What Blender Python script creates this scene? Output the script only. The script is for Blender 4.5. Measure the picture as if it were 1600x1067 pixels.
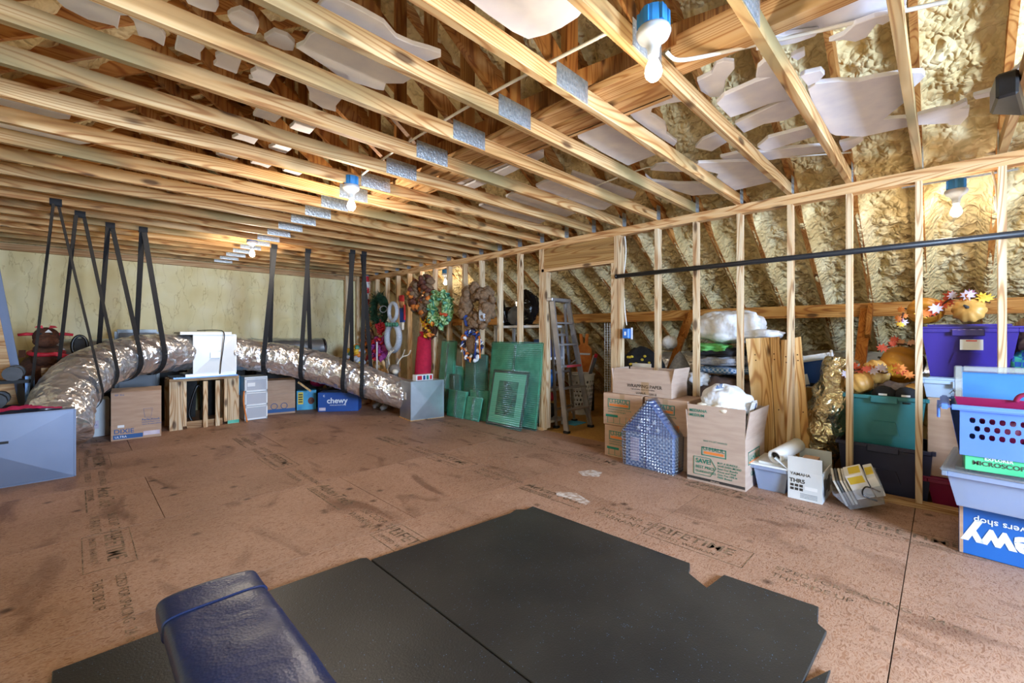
import bpy, bmesh, math, random
from mathutils import Vector, Matrix, noise
R = math.radians
for o in list(bpy.data.objects): bpy.data.objects.remove(o)
S = bpy.context.scene
COL = S.collection
random.seed(7)

# ------------------------------------------------------------------ camera, world, light, exposure
F_PX, HX, HY, H = 678.4, 800.0, 521.4, 1.276      # focal length in pixels of a 1600 wide frame, horizon, eye height
YAW = R(45.19)                                   # world Y (along the stud wall) lies this far left of the view axis
CY, SY = math.cos(YAW), math.sin(YAW)
cam_d = bpy.data.cameras.new('camera'); cam = bpy.data.objects.new('camera', cam_d); COL.objects.link(cam)
cam_d.sensor_width = 36; cam_d.lens = 36*F_PX/1600; cam_d.clip_start = .05
cam_d.shift_y = -(533.5-HY)/1600
cam.location = (0, 0, H); cam.rotation_euler = (R(90), 0, -YAW)
S.camera = cam
S.view_settings.view_transform = 'Standard'; S.view_settings.look = 'None'
S.view_settings.gamma = 1; S.view_settings.use_curve_mapping = False
S.view_settings.exposure = -0.12
S.cycles.use_denoising = True
S.cycles.max_bounces = 6; S.cycles.diffuse_bounces = 4; S.cycles.glossy_bounces = 3; S.cycles.transparent_max_bounces = 8
S.cycles.use_adaptive_sampling = True; S.cycles.adaptive_threshold = .08; S.cycles.adaptive_min_samples = 16
S.cycles.caustics_reflective = False; S.cycles.caustics_refractive = False
S.cycles.sample_clamp_indirect = 6
W = bpy.data.worlds.new('world'); S.world = W; W.use_nodes = True
W.node_tree.nodes['Background'].inputs[0].default_value = (.55, .75, 1, 1)
W.node_tree.nodes['Background'].inputs[1].default_value = 3.0
YF = -3.3                                          # the end wall behind the camera, with the window
WIN = (0.9, 2.5, 0.75, 2.3)                        # window opening x0 x1 z0 z1
ld = bpy.data.lights.new('window_daylight', 'AREA'); ld.shape = 'RECTANGLE'
ld.size = WIN[1]-WIN[0]; ld.size_y = WIN[3]-WIN[2]; ld.energy = 1050; ld.color = (.66, .81, 1.0)
lo = bpy.data.objects.new('window_daylight', ld); COL.objects.link(lo)
lo.location = ((WIN[0]+WIN[1])/2, YF-.2, (WIN[2]+WIN[3])/2); lo.rotation_euler = (R(90), 0, R(180)); lo['kind'] = 'helper'
lo.rotation_euler = (R(-90), 0, R(180))
BULB_W, BULB_COL = 44, (1, .86, .68)

# ------------------------------------------------------------------ helpers
def ray(x, y):
    u = (x-HX)/F_PX
    return SY+CY*u, CY-SY*u, -(y-HY)/F_PX
def fz(x, y, z=0.0):
    r = ray(x, y); t = (z-H)/r[2]; return Vector((r[0]*t, r[1]*t, z))
def fx(x, y, X):
    r = ray(x, y); t = X/r[0]; return Vector((X, r[1]*t, H+r[2]*t))
def fy(x, y, Y):
    r = ray(x, y); t = Y/r[1]; return Vector((r[0]*t, Y, H+r[2]*t))

def lin(c):
    if isinstance(c, str):
        c = c.lstrip('#'); c = [int(c[i:i+2], 16)/255 for i in (0, 2, 4)]
        return tuple(v/12.92 if v <= .04045 else ((v+.055)/1.055)**2.4 for v in c)+(1,)
    return tuple(c)+(1,)

MATS = {}
class N:
    def __init__(s, name):
        m = bpy.data.materials.new(name); m.use_nodes = True; s.m = m; s.t = m.node_tree; s.b = s.t.nodes['Principled BSDF']
        MATS[name] = m
    def n(s, typ, **kw):
        x = s.t.nodes.new(typ)
        for k, v in kw.items():
            if k.startswith('i_'):
                key = k[2:]; key = int(key) if key.isdigit() else key.replace('_', ' ')
                x.inputs[key].default_value = v
            else: setattr(x, k, v)
        return x
    def l(s, a, b, ao=0, bi=0):
        s.t.links.new(a.outputs[ao], b.inputs[bi])
    def coords(s, scale=(1, 1, 1), rnd=True, src='Object'):
        tc = s.n('ShaderNodeTexCoord'); mp = s.n('ShaderNodeMapping'); mp.inputs['Scale'].default_value = scale
        s.t.links.new(tc.outputs[src], mp.inputs[0])
        if rnd:
            oi = s.n('ShaderNodeObjectInfo'); ml = s.n('ShaderNodeMath', operation='MULTIPLY'); ml.inputs[1].default_value = 37.0
            s.t.links.new(oi.outputs['Random'], ml.inputs[0]); cb = s.n('ShaderNodeCombineXYZ')
            for i in range(3): s.t.links.new(ml.outputs[0], cb.inputs[i])
            s.t.links.new(cb.outputs[0], mp.inputs['Location'])
        return mp
    def ramp(s, fac_node, stops, out=0):
        r = s.n('ShaderNodeValToRGB'); e = r.color_ramp.elements
        while len(e) < len(stops): e.new(.5)
        for i, (p, c) in enumerate(stops): e[i].position = p; e[i].color = lin(c)
        s.t.links.new(fac_node.outputs[out], r.inputs[0]); return r
    def mix(s, a, b, fac, blend='MIX', fo=0):
        x = s.n('ShaderNodeMix', data_type='RGBA', blend_type=blend)
        if isinstance(fac, (int, float)): x.inputs[0].default_value = fac
        else: s.t.links.new(fac.outputs[fo], x.inputs[0])
        for inp, v in ((6, a), (7, b)):
            if hasattr(v, 'outputs'): s.t.links.new(v.outputs[2 if v.bl_idname == 'ShaderNodeMix' else 0], x.inputs[inp])
            else: x.inputs[inp].default_value = lin(v)
        return x
    def color(s, v):
        s.t.links.new(v.outputs[2 if v.bl_idname == 'ShaderNodeMix' else 0], s.b.inputs['Base Color'])
    def bump(s, h, strength, dist=.02, out=0):
        b = s.n('ShaderNodeBump'); b.inputs['Strength'].default_value = strength; b.inputs['Distance'].default_value = dist
        s.t.links.new(h.outputs[out], b.inputs['Height']); s.t.links.new(b.outputs[0], s.b.inputs['Normal'])

def mat(name, c1, c2=None, scale=6, stretch=(1, 1, 1), rough=.6, metal=0, bump=0, bscale=None, lo=.35, hi=.65, dist=.01, spec=.5, detail=4):
    """plain procedural material: two tones by noise, fine relief by noise"""
    k = N(name); k.b.inputs['Roughness'].default_value = rough; k.b.inputs['Metallic'].default_value = metal
    k.b.inputs['Specular IOR Level'].default_value = spec
    mp = k.coords(stretch)
    nz = k.n('ShaderNodeTexNoise', i_Scale=scale, i_Detail=detail); k.l(mp, nz)
    k.color(k.ramp(nz, [(lo, c1), (hi, c2 or c1)]))
    if bump:
        if bscale: nb = k.n('ShaderNodeTexNoise', i_Scale=bscale, i_Detail=3.0); k.l(mp, nb)
        else: nb = nz
        k.bump(nb, bump, dist)
    return k.m

def wood(name, axis, c1, c2, c3, knots=True, rough=.62, stain=None, var=.25):
    k = N(name); k.b.inputs['Roughness'].default_value = rough; k.b.inputs['Specular IOR Level'].default_value = .3
    sc = [14, 14, 14]; sc['xyz'.index(axis)] = .9
    mp = k.coords(tuple(sc))
    nz = k.n('ShaderNodeTexNoise', i_Scale=1.0, i_Detail=3.0, i_Distortion=.6); k.l(mp, nz)
    col = k.ramp(nz, [(.28, c1), (.5, c2), (.72, c3)])
    sc2 = [5.5, 5.5, 5.5]; sc2['xyz'.index(axis)] = .45
    mp2 = k.coords(tuple(sc2)); wv = k.n('ShaderNodeTexNoise', i_Scale=1.0, i_Detail=1.0, i_Distortion=.25); k.l(mp2, wv)
    ml = k.n('ShaderNodeMath', operation='MULTIPLY'); ml.inputs[1].default_value = 120; k.l(wv, ml); sn = k.n('ShaderNodeMath', operation='SINE'); k.l(ml, sn)
    rg = k.ramp(sn, [(.0, '#ffffff'), (.55, '#f2e2cc'), (.98, '#b9895a')])
    col = k.mix(col, rg, .7, 'MULTIPLY')
    if knots:
        ks = [7, 7, 7]; ks['xyz'.index(axis)] = 2.6
        mp3 = k.coords(tuple(ks)); vo = k.n('ShaderNodeTexVoronoi', i_Scale=1.0); k.l(mp3, vo)
        kr = k.ramp(vo, [(.10, '#4a2b16'), (.2, '#ffffff')]); col = k.mix(col, kr, .8, 'MULTIPLY')
    if stain:
        mp4 = k.coords((.8, 2, 2)); ns = k.n('ShaderNodeTexNoise', i_Scale=1.5, i_Detail=2.0); k.l(mp4, ns)
        sr = k.ramp(ns, [(.5, '#000000'), (.68, '#ffffff')]); col = k.mix(col, stain, sr)
    oi = k.n('ShaderNodeObjectInfo'); mr = k.n('ShaderNodeMapRange'); mr.inputs['To Min'].default_value = 1-var; mr.inputs['To Max'].default_value = 1.1
    k.l(oi, mr, 5, 0); hs = k.n('ShaderNodeHueSaturation')
    k.t.links.new(col.outputs[2 if col.bl_idname == 'ShaderNodeMix' else 0], hs.inputs['Color']); k.l(mr, hs, 0, 2)
    k.t.links.new(hs.outputs[0], k.b.inputs['Base Color'])
    return k.m

def clear(name, tint, alpha, rough=.08, bump=0, bscale=60, bkind='noise', dist=.004, milky=.25):
    """thin clear film or plastic: see-through, tinted, shiny"""
    k = N(name); t = k.t; t.nodes.remove(k.b); out = t.nodes['Material Output']
    tr = k.n('ShaderNodeBsdfTransparent'); tr.inputs[0].default_value = lin(tint)
    gl = k.n('ShaderNodeBsdfGlossy'); gl.inputs['Roughness'].default_value = rough; gl.inputs[0].default_value = (.9, .95, 1, 1)
    df = k.n('ShaderNodeBsdfDiffuse'); df.inputs[0].default_value = lin(tint)
    m1 = k.n('ShaderNodeMixShader'); m1.inputs[0].default_value = 1-milky; k.l(df, m1, 0, 1); k.l(gl, m1, 0, 2)
    m2 = k.n('ShaderNodeMixShader'); m2.inputs[0].default_value = alpha; k.l(tr, m2, 0, 1); k.l(m1, m2, 0, 2)
    k.l(m2, out)
    if bump:
        mp = k.coords((1, 1, 1), rnd=False)
        if bkind == 'bubble':
            nb = k.n('ShaderNodeTexVoronoi', i_Scale=bscale, i_Randomness=.15); k.l(mp, nb)
            h = k.n('ShaderNodeMath', operation='SUBTRACT'); h.inputs[0].default_value = 1; k.t.links.new(nb.outputs[0], h.inputs[1]); nb = h
        else:
            nb = k.n('ShaderNodeTexNoise', i_Scale=bscale, i_Detail=4.0); k.l(mp, nb)
        b = k.n('ShaderNodeBump'); b.inputs['Strength'].default_value = bump; b.inputs['Distance'].default_value = dist
        k.l(nb, b, 0, 2 if 'Height' != b.inputs[2].name else 2)
        k.t.links.new(nb.outputs[0], b.inputs['Height'])
        k.l(b, gl, 0, 2) if False else k.t.links.new(b.outputs[0], gl.inputs['Normal'])
        k.t.links.new(b.outputs[0], df.inputs['Normal'])
    return k.m

class B:
    """collects shapes (world coordinates, or local ones through T) for ONE mesh"""
    def __init__(s, T=None): s.v = []; s.f = []; s.T = T
    def add(s, vs, fs):
        o = len(s.v); s.v += [Vector(p) for p in vs]; s.f += [tuple(i+o for i in f) for f in fs]; return s
    def box(s, x0, y0, z0, x1, y1, z1):
        x0, x1 = sorted((x0, x1)); y0, y1 = sorted((y0, y1)); z0, z1 = sorted((z0, z1))
        return s.add([(x0,y0,z0),(x1,y0,z0),(x1,y1,z0),(x0,y1,z0),(x0,y0,z1),(x1,y0,z1),(x1,y1,z1),(x0,y1,z1)],
                     [(0,3,2,1),(4,5,6,7),(0,1,5,4),(1,2,6,5),(2,3,7,6),(3,0,4,7)])
    def frustum(s, lo, hi, z0, z1):
        """tapered box: lo, hi = (x0,y0,x1,y1) at z0 and z1"""
        a, b = lo, hi
        return s.add([(a[0],a[1],z0),(a[2],a[1],z0),(a[2],a[3],z0),(a[0],a[3],z0),(b[0],b[1],z1),(b[2],b[1],z1),(b[2],b[3],z1),(b[0],b[3],z1)],
                     [(0,3,2,1),(4,5,6,7),(0,1,5,4),(1,2,6,5),(2,3,7,6),(3,0,4,7)])
    def bar(s, p, q, w, h, up=(0, 0, 1)):
        p, q = Vector(p), Vector(q); d = (q-p).normalized(); sd = d.cross(Vector(up))
        if sd.length < 1e-4: sd = d.cross(Vector((1, 0, 0)))
        sd.normalize(); u = sd.cross(d)
        vs = [e+sd*a*w/2+u*b*h/2 for e in (p, q) for a, b in ((-1,-1),(1,-1),(1,1),(-1,1))]
        return s.add(vs, [(0,1,2,3),(7,6,5,4),(0,4,5,1),(1,5,6,2),(2,6,7,3),(3,7,4,0)])
    def prism(s, pts, off):
        """closed outline of 3-D points pushed by vector off"""
        n = len(pts); off = Vector(off); a = [Vector(p) for p in pts]
        return s.add(a+[p+off for p in a], [tuple(range(n))[::-1], tuple(range(n, 2*n))]+[(i, (i+1) % n, n+(i+1) % n, n+i) for i in range(n)])
    def tube(s, path, r, n=10, cap=True, closed=False, amp=0, seed=0):
        path = [Vector(p) for p in path]; m = len(path); rr = r if isinstance(r, (list, tuple)) else [r]*m
        up = None; vs = []
        for i, p in enumerate(path):
            if closed: d = path[(i+1) % m]-path[i-1]
            else: d = path[min(i+1, m-1)]-path[max(i-1, 0)]
            d.normalize()
            if up is None:
                up = Vector((0, 0, 1)) if abs(d.z) < .9 else Vector((1, 0, 0))
            a = d.cross(up); a.normalize(); b = a.cross(d); up = b
            for j in range(n):
                th = 2*math.pi*j/n; q = p+(a*math.cos(th)+b*math.sin(th))*rr[i]
                if amp: q += (q-p).normalized()*amp*noise.noise(q*9+Vector((seed, 0, 0)))
                vs.append(q)
        fs = [(i*n+j, i*n+(j+1) % n, ((i+1) % m)*n+(j+1) % n, ((i+1) % m)*n+j) for i in range(m if closed else m-1) for j in range(n)]
        if cap and not closed: fs += [tuple(range(n))[::-1], tuple(range((m-1)*n, m*n))]
        return s.add(vs, fs)
    def lathe(s, prof, c=(0, 0, 0), n=20, rib=0, nrib=8, M=None, cap=False):
        c = Vector(c); vs = []
        for r, z in prof:
            for j in range(n):
                th = 2*math.pi*j/n; k = r*(1-rib*abs(math.cos(th*nrib/2))**3 if rib else 1)
                p = Vector((k*math.cos(th), k*math.sin(th), z)); vs.append(c+(M @ p if M else p))
        m = len(prof); fs = [(i*n+j, i*n+(j+1) % n, (i+1)*n+(j+1) % n, (i+1)*n+j) for i in range(m-1) for j in range(n)]
        if cap: fs += [tuple(range(n))[::-1], tuple(range((m-1)*n, m*n))]
        return s.add(vs, fs)
    def blob(s, c, r, n=16, amp=0, fr=4, seed=0, M=None, flat=None):
        c = Vector(c); r = Vector(r) if hasattr(r, '__len__') else Vector((r, r, r)); vs = []; m = n//2
        for i in range(m+1):
            ph = math.pi*i/m
            for j in range(n):
                th = 2*math.pi*j/n; d = Vector((math.sin(ph)*math.cos(th), math.sin(ph)*math.sin(th), math.cos(ph)))
                k = 1+(amp*noise.noise(d*fr+Vector((seed*3.7, seed, 0))) if amp else 0)
                p = Vector((d.x*r.x, d.y*r.y, d.z*r.z))*k
                if flat is not None: p.z = max(p.z, -flat)
                vs.append(c+(M @ p if M else p))
        return s.add(vs, [(i*n+j, (i+1)*n+j, (i+1)*n+(j+1) % n, i*n+(j+1) % n) for i in range(m) for j in range(n)])
    def grid(s, fn, nu, nv, closed=False):
        vs = [fn(i/(nu-1), j/(nv-1)) for i in range(nu) for j in range(nv)]
        return s.add(vs, [(i*nv+j, (i+1)*nv+j, (i+1)*nv+j+1, i*nv+j+1) for i in range(nu-1) for j in range(nv-1)])
    def obj(s, name, m, parent=None, smooth=False, bevel=0, seg=1, clean=False):
        me = bpy.data.meshes.new(name)
        vs = [s.T @ p for p in s.v] if s.T else s.v
        me.from_pydata([tuple(p) for p in vs], [], s.f)
        if clean or bevel:
            bm = bmesh.new(); bm.from_mesh(me)
            if clean: bmesh.ops.remove_doubles(bm, verts=bm.verts, dist=1e-5)
            if bevel:
                es = [e for e in bm.edges if len(e.link_faces) == 2 and e.calc_face_angle(0) > .5]
                bmesh.ops.bevel(bm, geom=es, offset=bevel, segments=seg, affect='EDGES', clamp_overlap=True)
            bm.to_mesh(me); bm.free()
        me.materials.append(MATS[m] if isinstance(m, str) else m)
        if smooth: me.polygons.foreach_set('use_smooth', [True]*len(me.polygons))
        o = bpy.data.objects.new(name, me); COL.objects.link(o)
        if parent: o.parent = parent
        return o

LABELS = {}
def tag(o, label, cat, group=None, kind=None):
    o['label'] = label; o['category'] = cat
    if group: o['group'] = group
    if kind: o['kind'] = kind
    return o
def thing(name, label, cat, group=None):
    o = bpy.data.objects.new(name, None); COL.objects.link(o); o.empty_display_size = .1
    return tag(o, label, cat, group)
def struct(o): o['kind'] = 'structure'; return o
def copy_part(o, parent, loc=None):
    c = o.copy(); COL.objects.link(c); c.parent = parent
    if loc is not None: c.location = loc
    return c
TEXTS = []
def text(s, size, m, o, ex, ey, parent, align='LEFT', name='lettering', bold=0, shear=0, sx=1):
    """flat print: s written from point o along ex, letters standing along ey"""
    TEXTS.append((s, size, m, Vector(o), Vector(ex).normalized(), Vector(ey).normalized(), parent, align, name, bold, shear, sx))
def flush_texts():
    tmp = []
    for t in TEXTS:
        cu = bpy.data.curves.new('t', 'FONT'); cu.body = t[0]; cu.size = t[1]; cu.align_x = t[7]; cu.offset = t[9]*t[1]; cu.shear = t[10]
        cu.resolution_u = 3; ob = bpy.data.objects.new('t', cu); COL.objects.link(ob); tmp.append(ob)
    dg = bpy.context.evaluated_depsgraph_get(); dg.update()
    for t, ob in zip(TEXTS, tmp):
        me = bpy.data.meshes.new_from_object(ob.evaluated_get(dg))
        ez = t[4].cross(t[5])
        me.transform(Matrix(((t[4].x*t[11], t[5].x, ez.x, t[3].x), (t[4].y*t[11], t[5].y, ez.y, t[3].y), (t[4].z*t[11], t[5].z, ez.z, t[3].z), (0, 0, 0, 1))))
        me.materials.clear(); me.materials.append(MATS[t[2]])
        o = bpy.data.objects.new(t[8], me); COL.objects.link(o); o.parent = t[6]
    for ob in tmp: bpy.data.objects.remove(ob)
def finalize():
    """put each thing's origin at its base and keep its parts where they are"""
    for r in [o for o in bpy.data.objects if not o.parent and o.get('nudge')]:
        ms = [r] if r.type == 'MESH' else [c for c in r.children if c.type == 'MESH']
        bb = [Vector(c) for m in ms for c in m.bound_box]; x = sum(b.x for b in bb)/len(bb); y = sum(b.y for b in bb)/len(bb)
        for m in ms: m.location = m.location+Vector((-.0177*y, -.017+.0045*y, 0))
        del r['nudge']
    dom = {}
    for o in bpy.data.objects:
        if o.type not in ('MESH', 'EMPTY'): continue
        r = o
        while r.parent: r = r.parent
        dom.setdefault(r, []).append(o)
    for r, obs in dom.items():
        pts = []
        for o in obs:
            if o.type == 'MESH':
                off = o.location
                bb = [Vector(c) for c in o.bound_box]
                pts += [Vector((min(c[i] for c in bb) for i in range(3)))+off, Vector((max(c[i] for c in bb) for i in range(3)))+off]
        if not pts: continue
        mn = [min(p[i] for p in pts) for i in range(3)]; mx = [max(p[i] for p in pts) for i in range(3)]
        base = Vector(((mn[0]+mx[0])/2, (mn[1]+mx[1])/2, mn[2]))
        if r.type == 'MESH':
            if r.data.users > 1: continue
            r.data.transform(Matrix.Translation(-(base-r.location))); r.location = base
        else: r.location = base
        inv = Matrix.Translation(-base)
        for o in obs:
            if o.parent is r: o.matrix_parent_inverse = inv
# ------------------------------------------------------------------ materials
wood('chord_wood', 'x', '#a87d4b', '#caa06b', '#dfc091', stain='#8d7c55', var=.22)
wood('web_wood', 'z', '#7a4c22', '#a06c36', '#bb8c54', knots=True, var=.2)
wood('rafter_wood', 'x', '#8f5a28', '#b57c40', '#c99656', var=.2)
wood('stud_wood', 'z', '#c2a27c', '#d8bf9b', '#e6d5b8', var=.12)
wood('plate_wood', 'y', '#b68a5a', '#cfa878', '#dfc096', var=.1)
wood('beam_wood', 'y', '#a06a2c', '#c08742', '#d2a05c', var=.1)
wood('brace_wood', 'z', '#96561a', '#b9752f', '#c98a45', knots=False)
wood('pine_board', 'z', '#c79c5f', '#dcb47a', '#e9cda0', var=.08)
wood('lumber_x', 'x', '#a07a54', '#bf9a70', '#d2b48c')
wood('header_wood', 'y', '#8a6a42', '#a5814f', '#b8945f', knots=False)

def m_osb(name, c1, c2, c3, spots):
    k = N(name); k.b.inputs['Roughness'].default_value = .58; k.b.inputs['Specular IOR Level'].default_value = .35
    mp = k.coords((1, 1, 1), src='Object')
    n1 = k.n('ShaderNodeTexNoise', i_Scale=1.1, i_Detail=2.0); k.l(mp, n1)
    big = k.ramp(n1, [(.3, c1), (.55, c2), (.75, c3)])
    mf = k.coords((20, 44, 1)); nf = k.n('ShaderNodeTexNoise', i_Scale=1.0, i_Detail=2.0, i_Distortion=2.5); k.l(mf, nf)
    fl = k.ramp(nf, [(.36, '#b8967c'), (.5, '#ffffff'), (.66, '#cfb096')]); col = k.mix(big, fl, .75, 'MULTIPLY')
    # nail heads and scuffs
    vs = k.coords((4.0, 4.0, 0)); vo = k.n('ShaderNodeTexVoronoi', i_Scale=1.0); k.l(vs, vo)
    sp = k.ramp(vo, [(.05, spots), (.15, '#ffffff')]); col = k.mix(col, sp, .75, 'MULTIPLY')
    ms = k.coords((2.2, .8, 1)); n3 = k.n('ShaderNodeTexNoise', i_Scale=1.7, i_Detail=4.0, i_Distortion=.8); k.l(ms, n3)
    sc = k.ramp(n3, [(.30, '#8a6e5a'), (.44, '#ffffff')]); col = k.mix(col, sc, .6, 'MULTIPLY')
    k.color(col)
m_osb('osb_floor', '#a2816b', '#b39079', '#be9c86', '#57422f')
m_osb('osb_yellow', '#b58a45', '#c99d54', '#d6b06c', '#7a5a2c')
mat('floor_print', '#5f4a37', '#957a60', 26, rough=.7, lo=.4, hi=.62)
mat('seam_dark', '#4c3826', rough=.8)

def m_foam(name, c1, c2, c3, sc, bump, crack=0):
    k = N(name); k.b.inputs['Roughness'].default_value = .75; k.b.inputs['Specular IOR Level'].default_value = .35
    mp = k.coords((1, 1, 1), rnd=False)
    n1 = k.n('ShaderNodeTexNoise', i_Scale=2.2, i_Detail=2.0); k.l(mp, n1)
    col = k.ramp(n1, [(.3, c1), (.5, c2), (.7, c3)])
    nb = k.n('ShaderNodeTexNoise', i_Scale=sc, i_Detail=1.5); k.l(mp, nb)
    if not crack:
        w = k.n('ShaderNodeVectorMath', operation='MULTIPLY_ADD'); w.inputs[1].default_value = (.08, .08, .08); k.t.links.new(nb.outputs[1], w.inputs[0]); k.t.links.new(mp.outputs[0], w.inputs[2])
        vo = k.n('ShaderNodeTexVoronoi', i_Scale=23.0); k.t.links.new(w.outputs[0], vo.inputs[0]); iv = k.n('ShaderNodeMath', operation='SUBTRACT'); iv.inputs[0].default_value = 1; k.t.links.new(vo.outputs[0], iv.inputs[1]); nb = iv
    if crack:
        mc = k.n('ShaderNodeMapping'); mc.inputs['Scale'].default_value = (2.2, 1, .7); tc = k.n('ShaderNodeTexCoord'); k.t.links.new(tc.outputs['Object'], mc.inputs[0])
        wn = k.n('ShaderNodeTexNoise', i_Scale=2.5, i_Detail=4.0); k.l(mc, wn)
        vv = k.n('ShaderNodeMath', operation='SUBTRACT'); vv.inputs[1].default_value = .5; k.t.links.new(wn.outputs[0], vv.inputs[0])
        ab = k.n('ShaderNodeMath', operation='ABSOLUTE'); k.l(vv, ab)
        cr = k.ramp(ab, [(.0, '#a8925c'), (.012, '#ffffff')]); col = k.mix(col, cr, .38, 'MULTIPLY')
    k.color(col); k.bump(nb, bump, .03)
m_foam('foam_roof', '#c9ae76', '#dec793', '#ecdcb2', 12, .9)
m_foam('foam_wall', '#e0d09c', '#e8dcae', '#efe6c2', 7, .30, crack=1)

def m_foil(name, base, rough, bump, sc):
    k = N(name); k.b.inputs['Metallic'].default_value = .88; k.b.inputs['Roughness'].default_value = rough
    k.b.inputs['Base Color'].default_value = lin(base)
    mp = k.coords((1, 1, 1)); n1 = k.n('ShaderNodeTexNoise', i_Scale=sc*.7, i_Detail=3.0); k.l(mp, n1)
    ad = k.n('ShaderNodeVectorMath', operation='MULTIPLY_ADD'); ad.inputs[1].default_value = (.22, .22, .22); k.t.links.new(n1.outputs[1], ad.inputs[0]); k.t.links.new(mp.outputs[0], ad.inputs[2])
    vo = k.n('ShaderNodeTexVoronoi', i_Scale=sc); k.t.links.new(ad.outputs[0], vo.inputs[0])
    v2 = k.n('ShaderNodeTexVoronoi', i_Scale=sc*2.7); k.t.links.new(ad.outputs[0], v2.inputs[0])
    sm = k.n('ShaderNodeMath', operation='MULTIPLY_ADD'); sm.inputs[1].default_value = .22; k.l(v2, sm); k.t.links.new(vo.outputs[0], sm.inputs[2]); k.bump(sm, bump, .05)
m_foil('foil', '#f0f1f5', .28, .75, 7)
m_foil('foil_gold', '#d2c49c', .26, .8, 9)
mat('galvanised', '#c3cbd2', '#aab4bd', 3, rough=.34, metal=.85, bump=.04)
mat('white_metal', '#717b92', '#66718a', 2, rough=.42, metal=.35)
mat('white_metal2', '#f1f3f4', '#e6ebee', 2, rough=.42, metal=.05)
mat('plate_steel', '#aab3bb', '#c9d0d6', 60, rough=.4, metal=.8, bump=.5, bscale=70)
mat('foam_board', '#dfe0ee', '#eeeef6', 8, rough=.7, bump=.05)
mat('bulb_box_blue', '#2e7fc0', rough=.45)
mat('white_plastic', '#eef1f4', rough=.4)
mat('lamp_white', '#aeb2b8', rough=.45)
mat('cable_white', '#e8e6e0', rough=.5)
mat('black_strap', '#111216', '#191b20', 120, rough=.75)
mat('black_pipe', '#23262c', rough=.42)
mat('black_rough', '#191a1c', '#26272a', 20, rough=.7)
mat('black_plastic', '#141517', '#1d1e21', 20, rough=.3)
mat('black_gloss', '#0e0f12', rough=.15, bump=.7, bscale=14, dist=.03)
mat('grey_plastic', '#5c626b', rough=.5)
mat('grey_dark', '#383b40', '#474a50', 8, rough=.6)
mat('cardboard', '#b3927a', '#bf9f86', 5, stretch=(1, 1, 6), rough=.8, bump=.03)
mat('cardboard_uhaul', '#b29a8a', '#bca595', 5, stretch=(1, 1, 6), rough=.8, bump=.03)
mat('cardboard_dark', '#8a6a4c', '#9a7959', 5, rough=.85)
mat('cardboard_white', '#dde0e2', '#cfd4d8', 4, rough=.7)
mat('packing_tape', '#a88a6c', rough=.3)
mat('ink_green', '#1f7a66', rough=.7)
mat('ink_dark', '#3a3532', rough=.7)
mat('ink_orange', '#e2813a', rough=.7)
mat('ink_blue', '#2f5d98', rough=.7)
mat('ink_navy', '#1d3d7c', rough=.7)
mat('ink_white', '#e9eef6', rough=.6)
mat('box_navy', '#1f4f9e', '#245aac', 3, rough=.5)
mat('box_blue', '#1d5fb4', '#2268bd', 3, rough=.45)
mat('box_sky', '#2d8fc4', '#49b0d6', 9, rough=.5)
mat('sticker', '#e9ebee', rough=.5)
mat('sticker_yellow', '#e0c744', rough=.5)
mat('teal_plastic', '#2f7880', '#388288', 3, rough=.4)
mat('navy_plastic', '#23263f', '#2a2d48', 3, rough=.42)
mat('purple_plastic', '#362780', '#3e2e8c', 2, rough=.33)
mat('paleblue_plastic', '#a9bdd6', rough=.4)
mat('blue_basket', '#5b86dc', '#6790e2', 3, rough=.35)
mat('maroon_plastic', '#8e1a48', rough=.4)
mat('cooler_blue', '#1a4c9c', rough=.35)
mat('lid_blue', '#3474b4', '#4484c0', 3, rough=.35)
mat('kit_green', '#3db57f', '#58c892', 4, rough=.45)
mat('tub_blue', '#6f9fe0', '#86b2ea', 5, rough=.3)
clear('tub_clear', '#c6daf8', .5, rough=.12, milky=.75)
clear('clear_plastic', '#dfe8f2', .35, rough=.08, milky=.45)
clear('green_wrap', '#b0ecdc', .32, rough=.22, bump=1.0, bscale=36, bkind='bubble', dist=.06, milky=.40)
clear('bubble_clear', '#e6efff', .34, rough=.14, bump=1.0, bscale=36, bkind='bubble', dist=.05, milky=.35)
clear('drawer_clear', '#e8eef8', .62, rough=.15, milky=.8)
clear('window_glass', '#f4f9ff', .06, rough=.02, milky=.05)
mat('teal_dark', '#17605a', '#268074', 6, rough=.4)
mat('teal_mid', '#35a48c', '#70ceb6', 7, rough=.35)
mat('frame_dark', '#2a2233', rough=.35)
mat('mat_board', '#d9efe4', '#e6f5ec', 4, rough=.6)
mat('picture_print', '#2c5650', '#6fa898', 7, rough=.6, lo=.4, hi=.6)
mat('aluminium', '#b9b7b6', '#a5a4a6', 9, rough=.42, metal=.75, bump=.05)
mat('ladder_red', '#a83a44', rough=.5)
mat('shelf_white', '#d9dce2', '#cfd2da', 5, rough=.5)
mat('white_cloth', '#dcdfe8', '#eceef2', 5, rough=.85, bump=.8, bscale=7, dist=.05)
mat('green_cloth', '#5fae5c', '#74c06c', 14, rough=.9, bump=.4, bscale=30)
mat('black_cloth', '#17181c', '#22242a', 20, rough=.9)
mat('grey_cloth', '#8c8f9a', '#a5a8b2', 40, rough=.9, bump=.4, bscale=50)
mat('brown_bag', '#5b4a44', '#756058', 7, rough=.3, bump=.6, bscale=14)
mat('red_cloth', '#b01438', '#c21a40', 20, rough=.85)
mat('crimson', '#b0182c', '#d8283a', 16, rough=.6)
mat('pink_cloth', '#c2185c', '#d92a78', 9, rough=.7)
mat('brown_plush', '#4a2b1e', '#5f3a28', 40, rough=.95, bump=.6, bscale=80)
mat('grey_plush', '#7e7570', '#94897f', 40, rough=.95, bump=.6, bscale=80)
mat('cream', '#e6dccb', rough=.6)
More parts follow.
